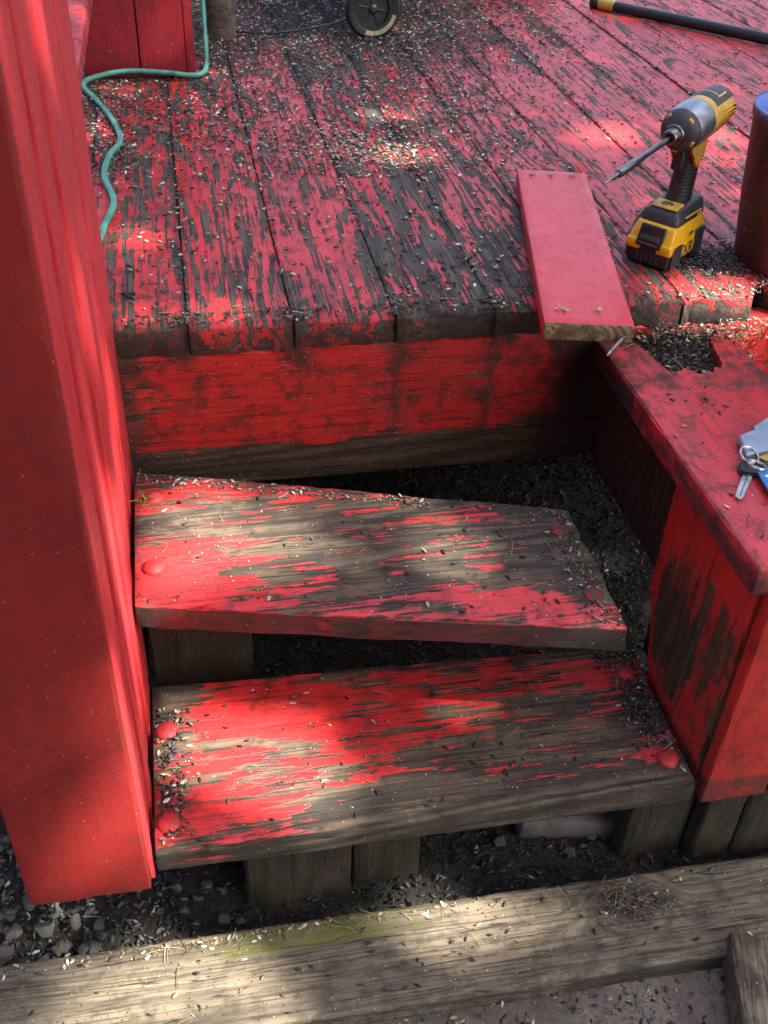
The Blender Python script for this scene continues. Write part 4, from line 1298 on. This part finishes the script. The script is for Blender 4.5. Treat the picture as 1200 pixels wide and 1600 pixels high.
# individual shells on the steps, the timber, the path edge and the cap
def shell_mesh(ti, cl, nm):
    v, f = TPL[ti]
    me = bpy.data.meshes.new(nm); me.from_pydata([tuple(q) for q in v * np.array([1, .68, .85])], [], [tuple(int(i) for i in q) for q in f])
    at = me.attributes.new('pc', 'FLOAT_COLOR', 'POINT'); at.data.foreach_set('color', np.tile(np.array([*cl, 1.], np.float32), len(v)))
    me.polygons.foreach_set('use_smooth', [True] * len(f)); me.materials.append(M['litter']); return me


SH = [shell_mesh(t_, PAL[c_], 'seed_shell') for t_, c_ in ((0, 'black'), (0, 'dark'), (0, 'slate'), (1, 'pale'), (1, 'grey'), (2, 'black'), (2, 'white'), (0, 'tan'))]
SW = [.36, .19, .13, .05, .09, .13, .01, .04]


def scatter_shells(n, fn, xr, yr, z, label, group):
    c_ = 0; t_ = 0
    while c_ < n and t_ < n * 80:
        t_ += 1
        x = rng.uniform(*xr); y = rng.uniform(*yr)
        if rng.random() > fn(x, y) * (.25 + .75 * smooth01(nz(x * 16, y * 16, 3.3), -.15, .35)): continue
        o = link(bpy.data.objects.new('seed_shell', SH[rng.choice(8, p=SW)]))
        s = rng.uniform(.005, .0115); o.scale = (s, s * rng.uniform(.6, 1.2), s * rng.uniform(.7, 1.1))
        o.location = (x, y, z + .0004); o.rotation_euler = (rng.normal(0, .2), rng.normal(0, .1), rng.uniform(0, 6.28))
        tag(o, label, 'seed shell', group); c_ += 1


scatter_shells(62, lambda x, y: inquad(Q1, x, y), (-.09, .48), (.83, 1.22), -.1995, 'single sunflower seed shell lying on the skewed upper step', 'seed shells on the upper step')
scatter_shells(72, lambda x, y: inquad(Q2, x, y) * (1 if not inquad(under1, x, y) else .3), (-.09, .58), (.75, .99), -.4095, 'single sunflower seed shell lying on the lower step', 'seed shells on the lower step')
scatter_shells(26, lambda x, y: inquad(Q2, x, y) * (x < -.05), (-.095, -.04), (.755, .90), -.4095, 'seed shell heaped in the left corner of the lower step', 'seed shells heaped at the lower step corner')
scatter_shells(66, lambda x, y: intim(x, y) * (1 if x < .0 else .55), (-.38, .72), (.61, .75), -.599, 'single seed shell lying on the long grey timber', 'seed shells on the timber')
scatter_shells(26, lambda x, y: 1, (.59, .775), (.76, 1.12), -.0495, 'single dark seed shell lying on the red cap board', 'seed shells on the cap board')

# ------------------------------------------------------------------ weeds
M['grass'] = plain('grass blade', (.13, .20, .035), .5, var=.3, vs=80)


def tuft(loc, n, hgt, spread, label, seed, lean=(0, 0)):
    r_ = random.Random(seed); t = tag(empty('grass_tuft', loc), label, 'grass')
    for i in range(n):
        a = r_.uniform(0, 6.28); h = hgt * r_.uniform(.5, 1.1); sp = spread * r_.uniform(.4, 1.1); b = bmesh.new(); pr = None
        dx, dy = math.cos(a), math.sin(a); bx, by = r_.uniform(-.006, .006), r_.uniform(-.006, .006)
        for q in range(6):
            u = q / 5; w = .0016 * (1 - u) ** .6 + .0002
            p = Vector((bx + dx * sp * u * u + lean[0] * u, by + dy * sp * u * u + lean[1] * u, h * (u - .45 * u * u)))
            e = (b.verts.new(p + Vector((-dy, dx, .0)) * w), b.verts.new(p + Vector((0, 0, -w * .4))), b.verts.new(p - Vector((-dy, dx, 0)) * w))
            if pr:
                b.faces.new((pr[0], pr[1], e[1], e[0])); b.faces.new((pr[1], pr[2], e[2], e[1]))
            pr = e
        obj('blade', finish(b, 'blade', 80), M['grass'], t)
    return t


tuft((-.088, 1.150, -.199), 7, .032, .035, 'small grass tuft growing at the left end of the upper step', 2)
tuft((.655, 1.205, -.075), 6, .035, .05, 'few green blades in the rotten gap beside the loose plank', 5)
tuft((.80, 1.246, -.06), 3, .015, .03, 'yellow green blade in the chaff right of the cap board', 9, (.02, 0))
tuft((.55, 1.06, -.64), 16, .05, .06, 'dim weeds growing on the soil beside the upper step', 12)
tuft((.115, .585, -.632), 8, .02, .018, 'small yellowish sprout on the ground before the timber', 15)
tuft((.575, .60, -.640), 6, .02, .02, 'tiny weed beside the timber offcut', 18)

# ------------------------------------------------------------------ overhanging tree that dapples the light
tree = tag(empty('shade_tree', (4.4, -2.9, -.65)), 'leafy tree standing behind the viewer, shading the deck and steps', 'tree')
to = Vector((4.4, -2.9, -.65))
k = NT('tree bark'); c = k.coord(); n1 = k.noise(k.vmul(c, (8, 8, 2)), 2., 6, .7)
k.put(k.b.inputs['Base Color'], k.mix(n1, (.05, .04, .03), (.16, .13, .10))); k.b.inputs['Roughness'].default_value = .9
k.put(k.b.inputs['Normal'], k.bump(n1, .8, .02)); M['bark'] = k.m
k = NT('tree leaf'); rn = k.attr('pc').outputs['Color']
k.put(k.b.inputs['Base Color'], rn); k.b.inputs['Roughness'].default_value = .5
tr_ = k.n.new('ShaderNodeBsdfTranslucent'); k.put(tr_.inputs['Color'], k.mix(.5, rn, (.12, .2, .03)))
mx = k.n.new('ShaderNodeMixShader'); mx.inputs[0].default_value = .25
k.l.new(k.b.outputs[0], mx.inputs[1]); k.l.new(tr_.outputs[0], mx.inputs[2]); k.l.new(mx.outputs[0], k.out.inputs[0])
M['leaf'] = k.m
# crown frame: u,v across the sun direction, w along it
U = SUN.cross(Vector((0, 0, 1))).normalized(); Vv = U.cross(SUN).normalized()
SC = Vector((.45, 1.6, -.1))            # what the crown shades


def uv(p):
    d = Vector(p) - SC; return (d.dot(U), d.dot(Vv))


def wz_(px, py, z):
    a = wpx(px, py, z); return uv((a[0], a[1], z))


def wxp(px, py, x):
    d = CR @ np.array([px - 600, py - 800, 1618.]); p = CAM + d * (x / d[0]); return uv(p)


def wyp(px, py, y):
    d = CR @ np.array([px - 600, py - 800, 1618.]); p = CAM + d * (y / d[1]); return uv(p)


HOLES = []      # crown gaps shaped to drop sun patches on chosen spots: (u, v) polygons
def hz(pts, z): HOLES.append([wz_(*p, z) for p in pts])
hz([(575, 225), (620, 212), (690, 232), (680, 262), (600, 262)], 0)
hz([(905, 190), (960, 180), (1020, 215), (985, 240), (930, 225)], 0)
hz([(985, 310), (1030, 300), (1060, 330), (1020, 340)], 0)
hz([(1070, 195), (1150, 195), (1170, 235), (1110, 225)], 0)
hz([(990, 445), (1060, 430), (1200, 440), (1260, 470), (1240, 500), (1000, 475)], 0)
HOLES.append([wyp(*p, YF) for p in ((1115, 470), (1230, 470), (1240, 600), (1180, 580))])
hz([(165, 350), (230, 335), (270, 385), (180, 420)], 0)
hz([(205, 760), (330, 770), (470, 800), (570, 850), (520, 905), (380, 890), (230, 920)], -.2)
hz([(640, 810), (720, 800), (770, 850), (700, 890), (640, 870)], -.2)
hz([(240, 1120), (330, 1100), (540, 1110), (570, 1230), (540, 1310), (240, 1370)], -.41)
hz([(640, 1080), (760, 1060), (740, 1130), (650, 1130)], -.41)
HOLES.append([wxp(*p, -.1) for p in ((145, 760), (185, 745), (232, 1110), (240, 1380), (230, 1385), (180, 1100))])
HOLES.append([wyp(*p, .68) for p in ((120, 1180), (185, 1120), (232, 1385), (90, 1400))])
hz([(70, 1490), (250, 1455), (480, 1440), (490, 1640), (110, 1660)], -.6)
hz([(560, 1430), (690, 1400), (760, 1470), (720, 1640), (580, 1650)], -.6)


def inpoly(P_, x, y):
    r_ = False; j = len(P_) - 1
    for i in range(len(P_)):
        if (P_[i][1] > y) != (P_[j][1] > y) and x < (P_[j][0] - P_[i][0]) * (y - P_[i][1]) / (P_[j][1] - P_[i][1]) + P_[i][0]: r_ = not r_
        j = i
    return r_


def branch(bm, a, b_, r0, r1, seed, n=9, wob=.12):
    a = Vector(a); b_ = Vector(b_); pts = []
    for i in range(n):
        t = i / (n - 1); p = a.lerp(b_, t)
        p += Vector((nz(t * 2, seed, 0), nz(t * 2, seed, 7), nz(t * 2, seed, 13))) * wob * math.sin(t * math.pi) * (b_ - a).length * .5
        pts.append(p)
    tube(bm, pts, [r0 + (r1 - r0) * i / (n - 1) for i in range(n)], 10); return pts


CEN = SC + SUN * 8.0
bm = bmesh.new(); tp_ = branch(bm, to - to, Vector((4.35, -2.5, 3.6)) - to, .17, .11, 1)
tk = obj('trunk', finish(bm, 'trunk', 60), M['bark'], tree)
lr = random.Random(5)
ends = []
for i in range(9):
    a = lr.uniform(0, 6.28); rr = lr.uniform(.6, 2.3)
    e = CEN + U * rr * math.cos(a) + Vv * rr * math.sin(a) + SUN * lr.uniform(-.8, .8)
    bm = bmesh.new(); p0 = Vector((4.35, -2.5, 3.6)) - to
    pp = branch(bm, p0, e - to, .075, .018, 10 + i)
    obj('limb', finish(bm, 'limb', 60), M['bark'], tree); ends += pp[3:]
# leaves
P = []
lrng = np.random.default_rng(21)
cl_c = [(lrng.uniform(-2.6, 2.6), lrng.uniform(-2.3, 2.3), lrng.uniform(-1.0, 1.2), lrng.uniform(.35, .75)) for _ in range(260)]
lv = []; lf = []; lc = []
nl = 0
Un = np.array(U); Vn = np.array(Vv); Sn = np.array(SUN); Cn = np.array(CEN); Tn = np.array(to)
while nl < 24000:
    c0 = cl_c[lrng.integers(len(cl_c))]
    q = lrng.normal(0, .5, 3) * c0[3]
    u0, v0, w0 = c0[0] + q[0], c0[1] + q[1], c0[2] + q[2]
    if nl % 3 == 0: u0, v0 = lrng.uniform(-3, 3), lrng.uniform(-2.7, 2.7)
    if (u0 / 3.2) ** 2 + (v0 / 2.8) ** 2 > 1: continue
    if abs(u0) < 2.2 and any(inpoly(h_, u0, v0) for h_ in HOLES): continue
    p = Cn + Un * u0 + Vn * v0 + Sn * w0 - Tn
    ln = lrng.uniform(.09, .15); wd_ = ln * .36
    near_hole = False
    a = lrng.uniform(0, 6.28); t1 = np.array([math.cos(a), math.sin(a), lrng.normal(0, .35)]); t1 /= np.linalg.norm(t1)
    nrm_ = np.array([lrng.normal(0, .4), lrng.normal(0, .4), 1.]); t2 = np.cross(nrm_, t1); t2 /= np.linalg.norm(t2)
    up_ = np.cross(t1, t2)
    b0 = len(lv)
    lv += [p - t1 * ln / 2, p - t2 * wd_ + up_ * .006, p + t2 * wd_ + up_ * .006, p + t1 * ln / 2, p]
    lf += [(b0, b0 + 1, b0 + 4), (b0, b0 + 4, b0 + 2), (b0 + 1, b0 + 3, b0 + 4), (b0 + 4, b0 + 3, b0 + 2)]
    g = lrng.uniform(.7, 1.3); lc += [(.055 * g, .095 * g, .02 * g, 1)] * 5
    nl += 1
me = bpy.data.meshes.new('crown'); me.from_pydata([tuple(q) for q in lv], [], lf)
at = me.attributes.new('pc', 'FLOAT_COLOR', 'POINT'); at.data.foreach_set('color', np.array(lc, np.float32).ravel())
obj('crown', me, M['leaf'], tree)

# ------------------------------------------------------------------ unseen conifers added around the yard to cut low sky light
def conifer_mesh(seed):
    r_ = np.random.default_rng(seed); V = []; F = []; C_ = []
    H_ = 7.5
    for i in range(5200):
        t = r_.random() ** .75; z = .35 + t * (H_ - .35)
        rad = 1.9 * (1 - t) ** .8 + .1
        a = r_.uniform(0, 6.28); rr = rad * math.sqrt(r_.uniform(.25, 1.0)) * (1 + .22 * math.sin(z * 7 + 3 * math.sin(a * 2)))
        p = np.array([rr * math.cos(a), rr * math.sin(a), z - rr * .25])
        t1 = np.array([math.cos(a), math.sin(a), -.35]) + r_.normal(0, .25, 3); t1 /= np.linalg.norm(t1)
        t2 = np.cross(t1, [0, 0, 1.]); t2 /= np.linalg.norm(t2)
        ln = r_.uniform(.28, .5); w = ln * .26
        b0 = len(V)
        V += [p - t1 * ln * .5, p + t2 * w, p + t1 * ln * .5, p - t2 * w]
        F += [(b0, b0 + 1, b0 + 2), (b0, b0 + 2, b0 + 3)]
        g = r_.uniform(.6, 1.3); C_ += [(.035 * g, .055 * g, .018 * g, 1)] * 4
    me = bpy.data.meshes.new('crown'); me.from_pydata([tuple(q) for q in V], [], F)
    at = me.attributes.new('pc', 'FLOAT_COLOR', 'POINT'); at.data.foreach_set('color', np.array(C_, np.float32).ravel())
    me.materials.append(M['leaf']); return me


CM = conifer_mesh(4)
bm = bmesh.new(); tube(bm, [(0, 0, -.1), (.02, 0, 1.5), (0, .03, 4), (0, 0, 7.2)], [.16, .13, .08, .02], 10)
TM = finish(bm, 'trunk', 60); TM.materials.append(M['bark'])
CT = [((-2.3, -3.3), 'close behind the viewer on the left'), ((.35, -3.4), 'closest behind the viewer'), ((-3.6, -4.6), 'far left behind the viewer'), ((-1.0, -5.0), 'straight behind the viewer'), ((1.9, -5.4), 'behind the viewer, just left of the shade tree'), ((-4.6, .8), 'left of the boarded wall'),
      ((-4.4, 4.4), 'beyond the left rear corner of the deck'), ((5.8, .2), 'right of the deck front'), ((6.2, 3.8), 'beyond the right side of the deck')]
for i, ((x, y), w_) in enumerate(CT):
    t = tag(empty('conifer_screen', (x, y, -.66), i * 1.7), 'dense dark conifer added to block low sky light, standing ' + w_, 'tree', 'conifers added to block low sky light')
    sc_ = .85 + .07 * (i * 5 % 4)
    a = obj('trunk', TM, None, t); b_ = obj('crown', CM, None, t)
    t.scale = (sc_, sc_, sc_)
